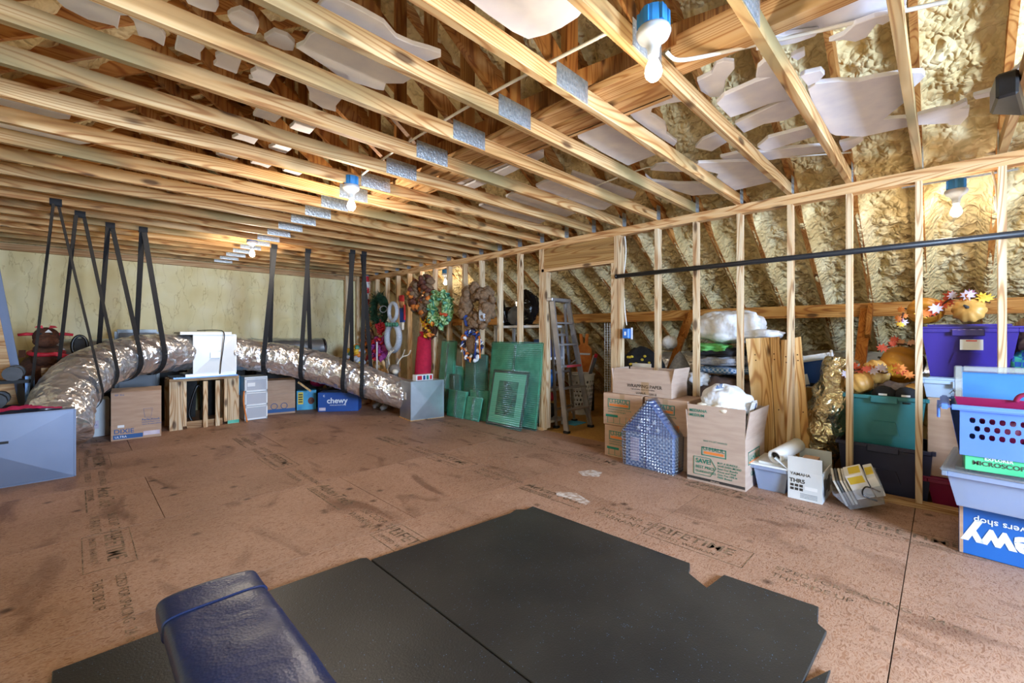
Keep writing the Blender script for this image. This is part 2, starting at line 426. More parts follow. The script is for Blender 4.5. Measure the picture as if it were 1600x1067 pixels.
mat('skin_tan', '#d9a27c', rough=.7)
mat('burlap', '#6b543e', '#8a7057', 30, rough=.95, bump=.5, bscale=60)
mat('pine_green', '#1f4030', '#2d5a3e', 30, rough=.8)
mat('mesh_green', '#4a8a4a', '#b8d8a4', 30, rough=.3)
mat('mesh_teal', '#2c7464', '#63a890', 22, rough=.45)
mat('flower_yellow', '#dfa512', '#f0c32a', 22, rough=.7)
mat('flower_brown', '#4b2a16', rough=.9)
mat('magenta', '#8e2a80', '#c052a8', 18, rough=.6)
mat('fall_red', '#4a2620', '#74402c', 20, rough=.7)
mat('sport_blue', '#23408c', '#2c54b4', 14, rough=.5)
mat('orange', '#d0702a', '#e08a3a', 14, rough=.6)
mat('wicker_white', '#aab4c2', '#c2cad6', 40, rough=.8, bump=.6, bscale=60)
mat('leaf_red', '#b23a24', '#d05a34', 12, rough=.7)
mat('leaf_orange', '#cc6a28', '#e08a3c', 12, rough=.7)
mat('leaf_yellow', '#e0b430', '#ecc850', 12, rough=.7)
mat('leaf_plum', '#6e3a52', '#94607c', 12, rough=.7)
mat('leaf_lilac', '#c4b6cc', '#ddd2de', 12, rough=.7)
mat('pumpkin', '#b8781c', '#cc8e2c', 3, stretch=(1, 1, .3), rough=.45)
mat('pumpkin_pale', '#c69446', '#d8ac66', 3, stretch=(1, 1, .3), rough=.45)
mat('rubber_foot', '#1b1c1f', rough=.8)
mat('steel_dark', '#4a4e56', rough=.35, metal=.7)
mat('steel_blue', '#5f7ea6', rough=.35, metal=.5)
mat('outlet_blue', '#2f74c8', rough=.4)
mat('tartan', '#234a8c', '#2f7a6a', 30, rough=.9, lo=.45, hi=.55)
mat('paper_white', '#e4e2dd', '#d3d0ca', 30, stretch=(1, 1, 12), rough=.8)
def m_rubber():
    k = N('rubber_mat'); k.b.inputs['Roughness'].default_value = .42; k.b.inputs['Specular IOR Level'].default_value = .5
    mp = k.coords((1, 1, 1)); n1 = k.n('ShaderNodeTexNoise', i_Scale=1.6, i_Detail=6.0); k.l(mp, n1)
    col = k.ramp(n1, [(.3, '#1f2021'), (.55, '#2c2b29'), (.75, '#3a3834')])
    vo = k.n('ShaderNodeTexVoronoi', i_Scale=95.0); k.l(mp, vo); sp = k.ramp(vo, [(.10, '#ffffff'), (.16, '#000000')])
    n2 = k.n('ShaderNodeTexNoise', i_Scale=40.0); k.l(mp, n2); s2 = k.ramp(n2, [(.52, '#000000'), (.62, '#ffffff')])
    f = k.mix(sp, s2, 1.0, 'MULTIPLY'); c2 = k.mix(col, '#6f9fd2', f, fo=2); k.color(c2)
    n3 = k.n('ShaderNodeTexNoise', i_Scale=140.0); k.l(mp, n3); k.bump(n3, .35, .003)
m_rubber()
def m_leather():
    k = N('navy_vinyl'); k.b.inputs['Roughness'].default_value = .33; k.b.inputs['Base Color'].default_value = lin('#16264c')
    mp = k.coords((1, 1, 1)); n1 = k.n('ShaderNodeTexVoronoi', i_Scale=130.0); k.l(mp, n1)
    n2 = k.n('ShaderNodeTexNoise', i_Scale=9.0, i_Detail=5.0, i_Distortion=1.0); k.l(mp, n2)
    ad = k.n('ShaderNodeMath', operation='MULTIPLY_ADD'); ad.inputs[1].default_value = .12; k.l(n1, ad); k.t.links.new(n2.outputs[0], ad.inputs[2]); k.bump(ad, .35, .008)
m_leather()
def m_emit():
    k = N('bulb_glow'); k.b.inputs['Emission Color'].default_value = (1, .9, .72, 1); k.b.inputs['Emission Strength'].default_value = 40
    k.b.inputs['Base Color'].default_value = (1, 1, 1, 1)
m_emit()
def m_plaid(name, c1, c2, sc):
    k = N(name); k.b.inputs['Roughness'].default_value = .9; mp = k.coords((sc, sc, sc), rnd=False); ch = k.n('ShaderNodeTexChecker', i_Scale=1.0)
    ch.inputs[1].default_value = lin(c1); ch.inputs[2].default_value = lin(c2); k.l(mp, ch); k.t.links.new(ch.outputs[0], k.b.inputs['Base Color'])
m_plaid('plaid_blue', '#3f6ea0', '#a8b8cc', 45); m_plaid('plaid_black', '#26262a', '#d8d4cc', 18); m_plaid('plaid_tartan', '#1c4a9c', '#2f8c7c', 30)

mat('smear', '#b39a88', '#d8d0ca', 30, rough=.7, lo=.4, hi=.6)
# ------------------------------------------------------------------ the place
XW = 4.34              # room face of the stud wall
SP, Y0 = .4064, .127    # spacing of studs and trusses, first one
YB = 8.86              # end wall
XR = 1.77              # ridge line
ZC = 2.474             # underside of the ceiling chords
CH = .089              # chord depth
ZT = ZC+CH
PITCH = .667
ZRAF = lambda X: 2.44-PITCH*(abs(X-XR)+XR-4.58)      # underside of the rafters
YK = lambda k: Y0+SP*k

# floor: base slab with subfloor panels laid on it
floor = B().box(-1.4, YF-.1, -.06, 9.0, YB+.1, -.022).obj('floor', 'seam_dark'); struct(floor)
rows = [.145+1.2275*i for i in range(-3, 9)]
for i in range(len(rows)-1):
    ya, yb = rows[i]+.0022, rows[i+1]-.0022
    if yb > YB: yb = YB
    xs = [-1.4]+[x for x in [.44+1.22*(i % 2)+2.44*j for j in range(-1, 4)] if -1.3 < x < XW+.03]+[XW+.05]
    for a, b in zip(xs, xs[1:]):
        B().box(a+.0022, ya, -.022, b-.0022, yb, 0).obj('floor_panel', 'osb_floor', floor)
    xs = [XW+.05, 5.9+.4*(i % 2), 8.8]
    for a, b in zip(xs, xs[1:]):
        B().box(a+.0022, ya, -.022, b-.0022, yb, 0).obj('floor_panel', 'osb_yellow', floor)
# the maker's stamps printed on the panels
for X, ys in ((.13, (4.95, 7.4)), (1.42, (3.72, 6.15, 1.1)), (2.66, (4.95, 2.5)), (3.70, (3.9, 6.3, 1.55))):
    for y in ys:
        e, u = (0, -1, 0), (1, 0, 0); z = .0012
        text('AdvanTech', .125, 'floor_print', (X, y, z), e, u, floor, bold=.012, shear=.15)
        text('SUBFLOORING', .05, 'floor_print', (X-.06, y, z), e, u, floor, bold=.02)
        B().box(X-.075, y-.62, .0004, X-.066, y, .001).obj('printed_line', 'floor_print', floor)
        text('360 CCRP  23/32', .075, 'floor_print', (X+.03, y-.72, z), e, u, floor)
        text('WARRANTY', .075, 'floor_print', (X-.06, y-.72, z), e, u, floor)
        text('LIFETIME', .12, 'floor_print', (X-.0, y-1.18, z), e, u, floor, bold=.008)
        text('LIMITED  WARRANTY', .045, 'floor_print', (X-.07, y-1.18, z), e, u, floor)
        b = B()
        for p, q in (((X-.1, y-1.14), (X+.12, y-1.14)), ((X-.1, y-1.72), (X+.12, y-1.72)), ((X-.1, y-1.14), (X-.1, y-1.72)), ((X+.12, y-1.14), (X+.12, y-1.72))):
            b.bar((*p, .0008), (*q, .0008), .005, .0006)
        b.obj('printed_line', 'floor_print', floor)
        text('SIZED FOR SPACING   24 oc', .06, 'floor_print', (X+.02, y-1.85, z), e, u, floor)
        text('THIS SIDE UP', .06, 'floor_print', (X-.07, y-1.85, z), e, u, floor)

# stud wall between the room and the eaves store
wall = thing('wall_right', 'x', 'x'); del wall['label']; del wall['category']; struct(wall)
SD = .089
DL, DR = 3.80, 2.62       # door opening between these studs
stud = None
def add_stud(y, z0=.038, z1=2.39, w=.038):
    B().box(XW, y-w/2, z0, XW+SD, y+w/2, z1).obj('stud', 'stud_wood', wall)
for k in range(-8, 22):
    y = YK(k)
    if DR-.2 < y < DL-.1: continue
    add_stud(y)
add_stud(YK(9)-.085, z1=2.085); add_stud(YK(9)-.042)
add_stud(DR+.03); add_stud(DR-.012); add_stud(DR+.07, z1=2.085)
B().box(XW, YF, 2.39, XW+SD, YB, 2.428).obj('top_plate', 'plate_wood', wall)
B().box(XW, YF, 2.4285, XW+SD, YB, ZC).obj('top_plate', 'plate_wood', wall)
B().box(XW, YF, 0, XW+SD, DR-.03, .038).obj('bottom_plate', 'plate_wood', wall)
B().box(XW, DL-.06, 0, XW+SD, YB, .038).obj('bottom_plate', 'plate_wood', wall)
B().box(XW+.004, DR+.05, 2.125, XW+.03, YK(9)-.02, 2.389).obj('door_header', 'header_wood', wall)
B().box(XW, DR+.05, 2.086, XW+SD, YK(9)-.02, 2.124).obj('header_plate', 'plate_wood', wall)

# roof trusses
def build_truss():
    t = bpy.data.objects.new('roof_truss', None); COL.objects.link(t)
    hw = .019; xe = XW+.06; xl = 2*XR-xe
    ps = []
    chord = B().box(xl, -hw, ZC, xe, hw, ZT).obj('ceiling_chord', 'chord_wood', t); ps.append(chord)
    zr = ZRAF(XR); dz = .165
    for s in (1, -1):
        xo = XR+s*(8.25-XR)
        ps.append(B().prism([(XR, -hw, zr), (xo, -hw, ZRAF(xo)), (xo, -hw, ZRAF(xo)+dz), (XR, -hw, zr+dz)], (0, 2*hw, 0)).obj('rafter', 'rafter_wood', t))
        xm = XR+s*1.35
        ps.append(B().bar((XR+s*.06, 0, ZT+.02), (xm, 0, ZRAF(xm)+.03), .038, .089).obj('web', 'web_wood', t))
    ps.append(B().box(XR-.045, -hw, ZT-.01, XR+.045, hw, zr+.03).obj('king_post', 'web_wood', t))
    for x0, x1, z0, z1 in ((XR-.13, XR+.13, ZC+.006, ZT+.035), (xe-.085, xe-.005, ZC+.005, ZT+.07), (xl+.005, xl+.085, ZC+.005, ZT+.07)):
        b = B()
        for sy in (-1, 1): b.box(x0, sy*hw, z0, x1, sy*(hw+.0025), z1)
        n = int((x1-x0)/.02)
        for i in range(n):
            for j in range(3): b.box(x0+.006+i*.02, -hw-.0045, z0+.012+j*(z1-z0-.02)/3, x0+.014+i*.02, -hw-.002, z0+.012+(j+.55)*(z1-z0-.02)/3)
        b.obj('nail_plate', 'plate_steel', chord)
    return t, ps
ORD = 'first second third fourth fifth sixth seventh eighth ninth tenth eleventh twelfth thirteenth fourteenth fifteenth sixteenth seventeenth eighteenth nineteenth twentieth twenty-first twenty-second twenty-third twenty-fourth twenty-fifth twenty-sixth twenty-seventh twenty-eighth twenty-ninth thirtieth'.split()
proto, parts = build_truss()
KS = list(range(-2, 22))
for i, k in enumerate(KS):
    if i == 0: t, ps = proto, parts
    else:
        t = proto.copy(); COL.objects.link(t); ps = [copy_part(p, t) for p in parts]
        for c in list(parts[0].children): copy_part(c, ps[0])
    for p in ps: p.location = (0, YK(k), 0)
    n = len(KS)-1-i
    tag(t, f'pine roof truss with ceiling chord, {ORD[n]} in the row from the foam-covered end wall', 'roof truss', 'roof trusses across the attic')

# sprayed foam between the rafters: real lumps
def foam_slope(name, s, step):
    L = (8.75-XR)*math.sqrt(1+PITCH**2); ya, yb = YF-.05, YB+.05
    V3 = 1
    nu, nv = int(L/step), int((yb-ya)/step); cs = 1/math.sqrt(1+PITCH**2)
    nx, nz = s*PITCH*cs, cs                       # outward normal
    vs = []; V3 = Vector((9.5, 12, 10))
    for i in range(nu+1):
        d = L*i/nu; X = XR+s*d*cs; Z = ZRAF(XR)-d*PITCH*cs
        low = min(1, max(0, (abs(X-XR)-(XW-XR)-.15)/.3))
        for j in range(nv+1):
            Y = ya+(yb-ya)*j/nv
            q = (Y-Y0)/SP; dr = abs(q-round(q))*SP
            p = Vector((d, Y, s*3.0))
            v1 = noise.voronoi(Vector((p.x*12.5, p.y*14.5, p.z))+noise.noise_vector(p*6)*.45)[0][0]; v2 = noise.noise(p*3.1); v3 = noise.noise(p*16)
            lump = .055*(1-min(1, v1*1.3)**2)+.05*v2+.012*v3
            off = .135-lump
            near = max(0, 1-dr/.075)
            ridge = low*(near**.6)
            off = off*(1-ridge)+(-.012-.012*v2)*ridge
            if not low: off -= .035*max(0, 1-dr/.06)
            vs.append((X+nx*off, Y, Z+nz*off))
    b = B(); w = nv+1
    b.v = vs; b.f = [(i*w+j, (i+1)*w+j, (i+1)*w+j+1, i*w+j+1) for i in range(nu) for j in range(nv)]
    return b.obj(name, 'foam_roof', None, smooth=True)
ceil_r = struct(foam_slope('ceiling', 1, .025)); ceil_l = struct(foam_slope('ceiling', -1, .05))
# decking above the foam closes the roof
for c, s in ((ceil_r, 1), (ceil_l, -1)):
    xo = XR+s*7.2; dz = .24
    B().prism([(XR, YF-.15, ZRAF(XR)+dz), (xo, YF-.15, ZRAF(xo)+dz), (xo, YF-.15, ZRAF(xo)+dz+.02), (XR, YF-.15, ZRAF(XR)+dz+.02)], (0, YB-YF+.3, 0)).obj('roof_deck', 'osb_yellow', c)

# end wall, foamed smooth with the framing showing through
def back(u, v):
    X = -1.3+10.4*u; Z = 4.6*v
    q = (X-.1)/.4064; dr = abs(q-round(q))*.4064; p = Vector((X, 2.2, Z))
    n1 = noise.noise(p*1.7)*.03+noise.noise(p*5)*.012
    cre = abs(noise.noise(Vector((X*2.3, 7, Z*.9))+noise.noise_vector(p*2)*.35))
    g = -.03*max(0, 1-cre/.03)
    return (X, YB-.02+n1*.8-.02*max(0, 1-dr/.03)-g, Z)
wb = struct(B().grid(back, 330, 150).obj('wall_back', 'foam_wall', None, smooth=True))
B().box(-1.0, YB-.10, 2.385, XW, YB-.02, ZC-.002).obj('top_plate', 'lumber_x', wb)
wf = thing('wall_front', 'x', 'x'); del wf['label']; del wf['category']; struct(wf)
x0, x1, z0, z1 = WIN
for a in ((-1.3, x0, 0, 4.6), (x1, 9, 0, 4.6), (x0, x1, 0, z0), (x0, x1, z1, 4.6)):
    B().box(a[0], YF-.1, a[2], a[1], YF, a[3]).obj('foam_panel', 'foam_wall', wf)
win = thing('window_1', 'x', 'x'); del win['label']; del win['category']; struct(win)
for a in ((x0-.05, x1+.05, z0-.05, z0+.03), (x0-.05, x1+.05, z1-.03, z1+.05), (x0-.05, x0+.03, z0, z1), (x1-.03, x1+.05, z0, z1), (x0, x1, (z0+z1)/2-.02, (z0+z1)/2+.02)):
    B().box(a[0], YF-.06, a[2], a[1], YF+.015, a[3]).obj('window_frame', 'white_plastic', win)
B().box(x0, YF-.035, z0, x1, YF-.03, z1).obj('pane', 'window_glass', win)
struct(B().box(-1.12, YF, 0, -1.02, YB, 2.46).obj('wall_left', 'foam_wall'))

# eaves purlin on the rafters with its raking braces
pz = 1.60; XP = 4.58+(2.44-pz)/PITCH
def board(name, label, p, q, w, h, m='beam_wood', up=(0, 0, 1), cat='timber', group=None):
    return tag(B().bar(p, q, w, h, up).obj(name, m), label, cat, group)
board('purlin', 'long horizontal purlin beam under the sloping foam, behind the stud wall', (XP-.02, YF+.02, pz-.075), (XP-.02, YB-.1, pz-.075), .038, .14)
for px_, n in ((1077, 'right of the doorway, behind the open wrapping paper carton'), (1353, 'behind the teal bin of pumpkins')):
    p = fx(px_, 489, XP-.06)
    b = thing('purlin_brace', f'orange-brown slanting brace under the purlin {n}', 'timber', 'purlin braces')
    B().bar((p.x, p.y, 1.53), (p.x-1.22, p.y, .01), .038, .089, (0, 1, 0)).obj('brace', 'brace_wood', b)
    B().bar((p.x+.0, p.y-.039, 1.56), (p.x-.27, p.y-.039, 1.24), .089, .038, (0, 1, 0)).obj('cleat', 'brace_wood', b)

# boards laid over the chords
board('lumber_plank', 'doubled timber lying on the chords, nearest end beside the closest bulb', (2.10, YF+.3, ZT+.085), (2.10, .95, ZT+.085), .08, .16, 'plate_wood')
b = thing('strongback', 'long strongback of two timbers running over the chords to the end wall', 'timber')
for x in (2.02, 2.20): B().box(x-.07, 1.0, ZT+.002, x+.07, 8.7, ZT+.04).obj('timber', 'plate_wood', b)
B().box(2.26, 1.05, ZT+.002, 2.30, 8.7, ZT+.14).obj('timber', 'plate_wood', b)
# corner posts where end wall and stud wall meet
for x, w, n in ((3.98, .12, 'wide pine post in the far corner, left of the striped garland'), (4.20, .06, 'narrow pine post in the far corner, right behind the garland')):
    board('corner_post', n, (x, YB-.11, 0.001), (x, YB-.11, ZC-.002), w, .05, 'stud_wood', (0, 1, 0), group='corner posts')
# ------------------------------------------------------------------ lamp holders with bare bulbs
def bulb(c, label, bracket=None, power=1.0):
    """c = centre of the glass bulb"""
    c = Vector(c); t = thing('bare_bulb_light', label, 'light', 'bare bulbs')
    bx = B(); bx.lathe([(.0, .235), (.052, .235), (.054, .165), (.05, .16)], c, 16); 
    for i in range(6):
        a = i*math.pi/3; bx.box(c.x+.052*math.cos(a)-.008, c.y+.052*math.sin(a)-.008, c.z+.17, c.x+.052*math.cos(a)+.008, c.y+.052*math.sin(a)+.008, c.z+.23)
    bx.obj('junction_box', 'bulb_box_blue', t)
    B().lathe([(.0, .165), (.062, .163), (.066, .15), (.058, .13), (.036, .115), (.024, .09), (.022, .06), (.0, .06)], c, 20).obj('lamp_holder', 'lamp_white', t, smooth=True)
    B().lathe([(.0, -.036), (.018, -.032), (.030, -.017), (.033, 0), (.030, .017), (.021, .037), (.015, .052), (.014, .066)], c, 16).obj('bulb', 'bulb_glow', t, smooth=True)
    if bracket: B().bar(bracket[0], bracket[1], .02, .01).obj('bar_hanger', 'plate_steel', t)
    l = bpy.data.lights.new('bulb_light', 'POINT'); l.energy = BULB_W*power; l.color = BULB_COL; l.shadow_soft_size = .05
    o = bpy.data.objects.new('bulb_light', l); COL.objects.link(o); o.location = c-Vector((0, 0, .10)); o['kind'] = 'helper'
zb = 2.30
bulb((*fz(1021, 112, zb)[:2], zb), 'lit bare bulb under a blue box, nearest to the camera at top centre', None, .42)
bulb((*fz(549, 322, zb)[:2], zb), 'lit bare bulb under a blue box halfway down the attic ceiling')
bulb((*fz(394, 397, zb)[:2], zb), 'lit bare bulb on the far ceiling above the hanging duct')
p = fx(1494, 331, 4.60); bulb(p, 'lit bare bulb above the purple bin, behind the stud wall', (p+Vector((0, -.3, .235)), p+Vector((0, .3, .25))), .22)
p = fx(696, 442, 4.62); bulb(p, 'lit bare bulb behind the studs above the green mesh wreath', (p+Vector((0, -.3, .235)), p+Vector((0, .3, .25))), .25)

# ------------------------------------------------------------------ white foam-board cutouts lying on the chords
CUT = [
 ('huge plain sheet with a rounded corner at the top centre', [(690,-70),(930,-70),(922,5),(903,28),(878,44),(853,55),(825,62),(800,50),(760,22),(731,0)]),
 ('long cloud-edged sheet above the second and third near chords', [(462,75),(481,87),(506,103),(537,125),(569,134),(587,140),(600,142),(603,131),(631,131),(650,119),(665,97),(689,90),(689,84),(669,77),(644,70),(619,59),(600,37),(562,16),(512,-8),(490,20),(497,47),(483,56),(475,69)]),
 ('broad sheet with a bitten notch at the upper left', [(60,-20),(87,0),(100,12),(137,31),(178,41),(184,47),(188,25),(200,25),(209,34),(216,56),(237,62),(256,73),(259,59),(250,44),(233,27),(219,16),(178,-12)]),
 ('small rounded piece poking over a chord, highest of the three tabs', [(285,-10),(335,-8),(342,10),(337,20),(316,16),(293,6)]),
 ('small rounded tab, middle of the three tabs over a chord', [(355,25),(361,20),(375,16),(397,27),(405,41),(400,55),(381,50),(362,38)]),
 ('small rounded tab, lowest of the three tabs over a chord', [(412,60),(428,50),(450,58),(461,69),(458,80),(444,79),(420,70)]),
 ('scalloped strip left of the tabs, first of three alike', [(281,44),(273,78),(314,95),(313,83),(320,75),(316,67),(322,66),(312,52)]),
 ('scalloped strip below the tabs, second of three alike', [(344,72),(347,83),(336,88),(339,97),(333,102),(370,116),(381,84),(360,76)]),
 ('scalloped strip below the tabs, third of three alike', [(397,97),(400,109),(391,114),(395,122),(388,123),(420,135),(436,108),(415,100)]),
 ('ragged sheet under the cloud-edged sheet', [(472,122),(483,144),(483,156),(503,169),(525,175),(525,166),(536,153),(545,140),(510,126),(485,118)]),
 ('scalloped wedge, upper left of the middle cluster', [(403,169),(395,181),(408,185),(430,192),(445,178),(422,167)]),
 ('scalloped wedge, upper right of the middle cluster', [(462,188),(458,195),(452,200),(466,205),(484,210),(498,195),(478,188)]),
 ('scalloped wedge, lower left of the middle cluster', [(370,205),(372,211),(362,216),(380,220),(397,226),(409,211),(388,204)]),
 ('scalloped wedge, lower right of the middle cluster', [(428,219),(430,226),(419,231),(432,236),(447,240),(461,229),(444,219)]),
 ('short wedge in the fourth gap, left one', [(347,235),(337,242),(352,246),(367,251),(379,241),(362,235)]),
 ('short wedge in the fourth gap, right one', [(397,248),(391,255),(405,258),(419,263),(430,255),(412,248)]),
 ('lit wedge just left of the second bulb', [(450,260),(441,267),(454,271),(466,276),(478,267),(464,260)]),
 ('long dull sheet at the far left edge, upper one', [(-30,138),(37,150),(59,166),(97,170),(111,180),(109,187),(90,186),(50,178),(-30,160)]),
 ('long dull sheet at the far left edge, lower one', [(-30,178),(62,200),(125,216),(162,222),(125,226),(62,214),(-30,194)]),
 ('long pale slat over the middle chords, upper of two', [(690,292),(756,262),(837,222),(847,223),(847,233),(772,267),(700,298)]),
 ('long pale slat over the middle chords, lower of two', [(705,300),(775,270),(840,236),(850,238),(850,246),(787,276),(715,306)]),
 ('large smooth sheet left of the swan-like piece', [(900,200),(903,191),(919,183),(947,187),(984,208),(1025,242),(981,259),(940,238),(903,216)]),
 ('swan-like curved piece right of the nearest bulb', [(972,166),(1000,150),(1031,142),(1055,141),(1085,150),(1075,158),(1044,162),(1019,170),(1016,180),(1025,184),(1039,194),(1042,203),(1041,209),(1050,216),(1058,222),(1053,229),(1035,218),(1012,202),(990,186)]),
 ('boot-shaped piece right of the nearest bulb', [(1089,127),(1112,116),(1119,100),(1131,96),(1147,98),(1148,108),(1134,125),(1131,144),(1125,152),(1109,152),(1095,143)]),
 ('deer-body piece with a slit, above the long-legged ones', [(1119,162),(1131,150),(1181,128),(1203,121),(1181,122),(1184,106),(1194,97),(1209,91),(1250,128),(1256,150),(1203,162),(1169,175),(1141,184)]),
 ('thin split leg, upper of the pair over the near chords', [(1148,194),(1200,169),(1238,150),(1262,172),(1228,188),(1194,194),(1162,208)]),
 ('forked hoof piece left of the near chord', [(1086,231),(1097,219),(1128,206),(1150,202),(1134,212),(1150,214),(1112,237)]),
 ('thin split leg, lower of the pair over the near chords', [(1183,230),(1200,216),(1262,200),(1290,208),(1216,231),(1194,237)]),
 ('long curved leg lowest under the antelope', [(1125,246),(1156,239),(1194,238),(1231,232),(1287,228),(1310,236),(1238,244),(1206,250),(1160,251),(1135,252)]),
 ('pointed sliver near the stud wall', [(1016,266),(1025,259),(1060,254),(1100,259),(1081,269),(1040,268)]),
 ('square-ended sheet with a forked edge near the stud wall', [(1091,255),(1172,252),(1215,282),(1147,298),(1119,277),(1122,272),(1100,266),(1080,262)]),
 ('curved strip ending near the stud wall', [(1008,274),(1019,283),(1059,287),(1106,287),(1130,302),(1081,306),(1044,295),(1020,290)]),
 ('narrow straight strip over the middle chords', [(894,269),(994,303),(990,311),(969,308),(930,292),(892,276)]),
 ('long torn-edged sheet below the narrow strip', [(837,291),(850,285),(870,281),(920,302),(960,318),(945,328),(925,327),(880,310),(845,298)]),
 ('long torn-edged sheet, middle of three receding', [(790,308),(800,303),(815,301),(860,318),(900,333),(885,339),(860,336),(820,322)]),
 ('long torn-edged sheet, farthest of three receding', [(748,322),(765,317),(810,330),(855,344),(838,352),(800,344)]),
 ('big antelope body with raised head over the nearest chords', [(1262,140),(1274,131),(1311,127),(1342,128),(1366,122),(1416,114),(1441,113),(1446,119),(1438,128),(1416,148),(1413,161),(1380,187),(1424,184),(1426,197),(1348,214),(1305,212),(1290,205),(1275,180)]),
 ('hand-like piece with fingers, right of the antelope', [(1420,186),(1439,179),(1465,172),(1487,169),(1510,158),(1512,164),(1500,170),(1515,169),(1513,182),(1501,195),(1482,196),(1481,193),(1430,196)]),
 ('large ragged sheet at the top right corner of the near gap', [(1215,60),(1226,49),(1240,39),(1258,26),(1268,28),(1269,19),(1274,12),(1298,-12),(1420,-20),(1415,15),(1348,29),(1286,46),(1230,62)]),
 ('wing-like piece below the ragged sheet', [(1294,66),(1317,56),(1336,39),(1366,28),(1418,16),(1405,25),(1379,40),(1370,38),(1354,59),(1336,66),(1317,63)]),
 ('flat fish-like piece crossing the near chord', [(1173,57),(1227,56),(1280,49),(1274,57),(1243,68),(1200,75),(1181,80),(1190,68)]),
 ('tiny finger tip beside the near chord', [(1235,90),(1243,85),(1257,79),(1258,88),(1246,95)]),
 ('short snout piece beside the near chord', [(1250,120),(1257,116),(1283,110),(1289,117),(1280,127),(1262,135)]),
 ('tattered piece at the right edge of the picture', [(1520,151),(1552,142),(1561,133),(1589,108),(1606,90),(1620,130),(1589,145),(1561,148),(1524,156)]),
 ('small curled hoof below the antelope', [(1311,224),(1330,219),(1347,212),(1349,220),(1335,230),(1317,238)]),
]
for i, (lab, pts) in enumerate(CUT):
    z = ZT+.003+.0262*(i % 3)
    out = [fz(x, y, z) for x, y in pts]
    a = sum(out[j].x*out[(j+1) % len(out)].y-out[(j+1) % len(out)].x*out[j].y for j in range(len(out)))
    if a < 0: out.reverse()
    tag(B().prism(out, (0, 0, .024)).obj('foam_board_cutout', 'foam_board', bevel=.003), 'white board cutout, '+lab, 'cutout', 'white cutouts on the chords')

# black duct boot hanging at the right edge
q = [fz(x, y, 2.40) for x, y in ((1546, 180), (1556, 155), (1592, 145), (1602, 182))]
tag(B().prism(q, (0, 0, .12)).obj('vent_boot', 'black_plastic', bevel=.01), 'black plastic vent boot between chords at the right edge', 'vent')

# cables
def cable(label, pts, r=.006, m='cable_white', name='cable'):
    P = []
    for i in range(len(pts)-1):
        a = pts[max(i-1, 0)]; b = pts[i]; c = pts[i+1]; d = pts[min(i+2, len(pts)-1)]
        for t in (0, .25, .5, .75):
            P.append(.5*((2*b)+(c-a)*t+(2*a-5*b+4*c-d)*t*t+(3*b-a-3*c+d)*t**3))
    P.append(pts[-1]); return tag(B().tube(P, r, 6).obj(name, m, smooth=True), label, 'cable')
V = Vector
cable('white cable looping from the nearest bulb over to the right chords', [fz(1042, 82, 2.50), fz(1060, 94, 2.50), fz(1110, 86, 2.53), fz(1180, 70, 2.585), fz(1262, 52, 2.585), fz(1400, 20, 2.585), fz(1480, 2, 2.585)], .009)
cable('thin grey cable linking the two nearer bulbs over the chords', [V((1.62, .95, ZT+.008)), V((1.58, 1.8, ZT+.008)), V((1.6, 2.8, ZT+.008)), V((1.68, 3.66, ZT+.008))], .008)
cable('white cable sagging along the near chords above the stud wall', [fz(880, 312, 2.56), fz(1010, 262, ZT+.085), fz(1110, 256, ZT+.085), fz(1200, 248, ZT+.085), fz(1330, 238, ZT+.085)], .006)
cable('white cable strung behind the top plate at the right', [fx(1200, 290, 4.6), fx(1320, 262, 4.6), fx(1436, 236, 4.6), fx(1500, 228, 4.6), fx(1545, 240, 4.6), fx(1600, 236, 4.6)], .008)
cable('white cable running down the stud right of the doorway to the outlet', [fx(976, 366, XW+.1), fx(978, 395, XW+.1), fx(974, 440, XW+.1), fx(976, 480, XW+.1), fx(979, 508, XW+.095)], .007)
cable('white cable dropping from the right stud to the bulb bracket', [fx(1548, 262, XW+.1), fx(1556, 290, XW+.1), fx(1558, 330, XW+.1), fx(1552, 300, 4.9)], .006)

# black pipe fixed along the studs
p, q = fx(962, 432, XW-.026), fx(1640, 361, XW-.026)
t = thing('black_pipe', 'long black pipe fixed level across the studs', 'pipe')
B().tube([p, V((p.x, q.y-.4, p.z))], .023, 14).obj('pipe', 'black_pipe', t, smooth=True)
B().tube([p, p+V((0, -.02, 0))], .026, 14).obj('end_cap', 'black_plastic', t, smooth=True)
# blue outlet box on the stud
o = fx(980, 521, XW-.012)
t = thing('outlet_box', 'blue electrical box on the stud right of the doorway', 'outlet')
B().box(XW-.002, o.y-.04, o.z-.055, XW-.05, o.y+.04, o.z+.055).obj('box', 'outlet_blue', t, bevel=.006)
B().box(XW-.05, o.y-.034, o.z-.05, XW-.056, o.y+.034, o.z+.05).obj('cover', 'outlet_blue', t, bevel=.004)
B().box(XW-.0565, o.y-.012, o.z-.02, XW-.058, o.y+.012, o.z+.02).obj('socket', 'sticker', t)
B().box(XW-.0005, o.y-.062, o.z-.065, XW-.0018, o.y-.041, o.z+.065).obj('flange', 'white_plastic', t)

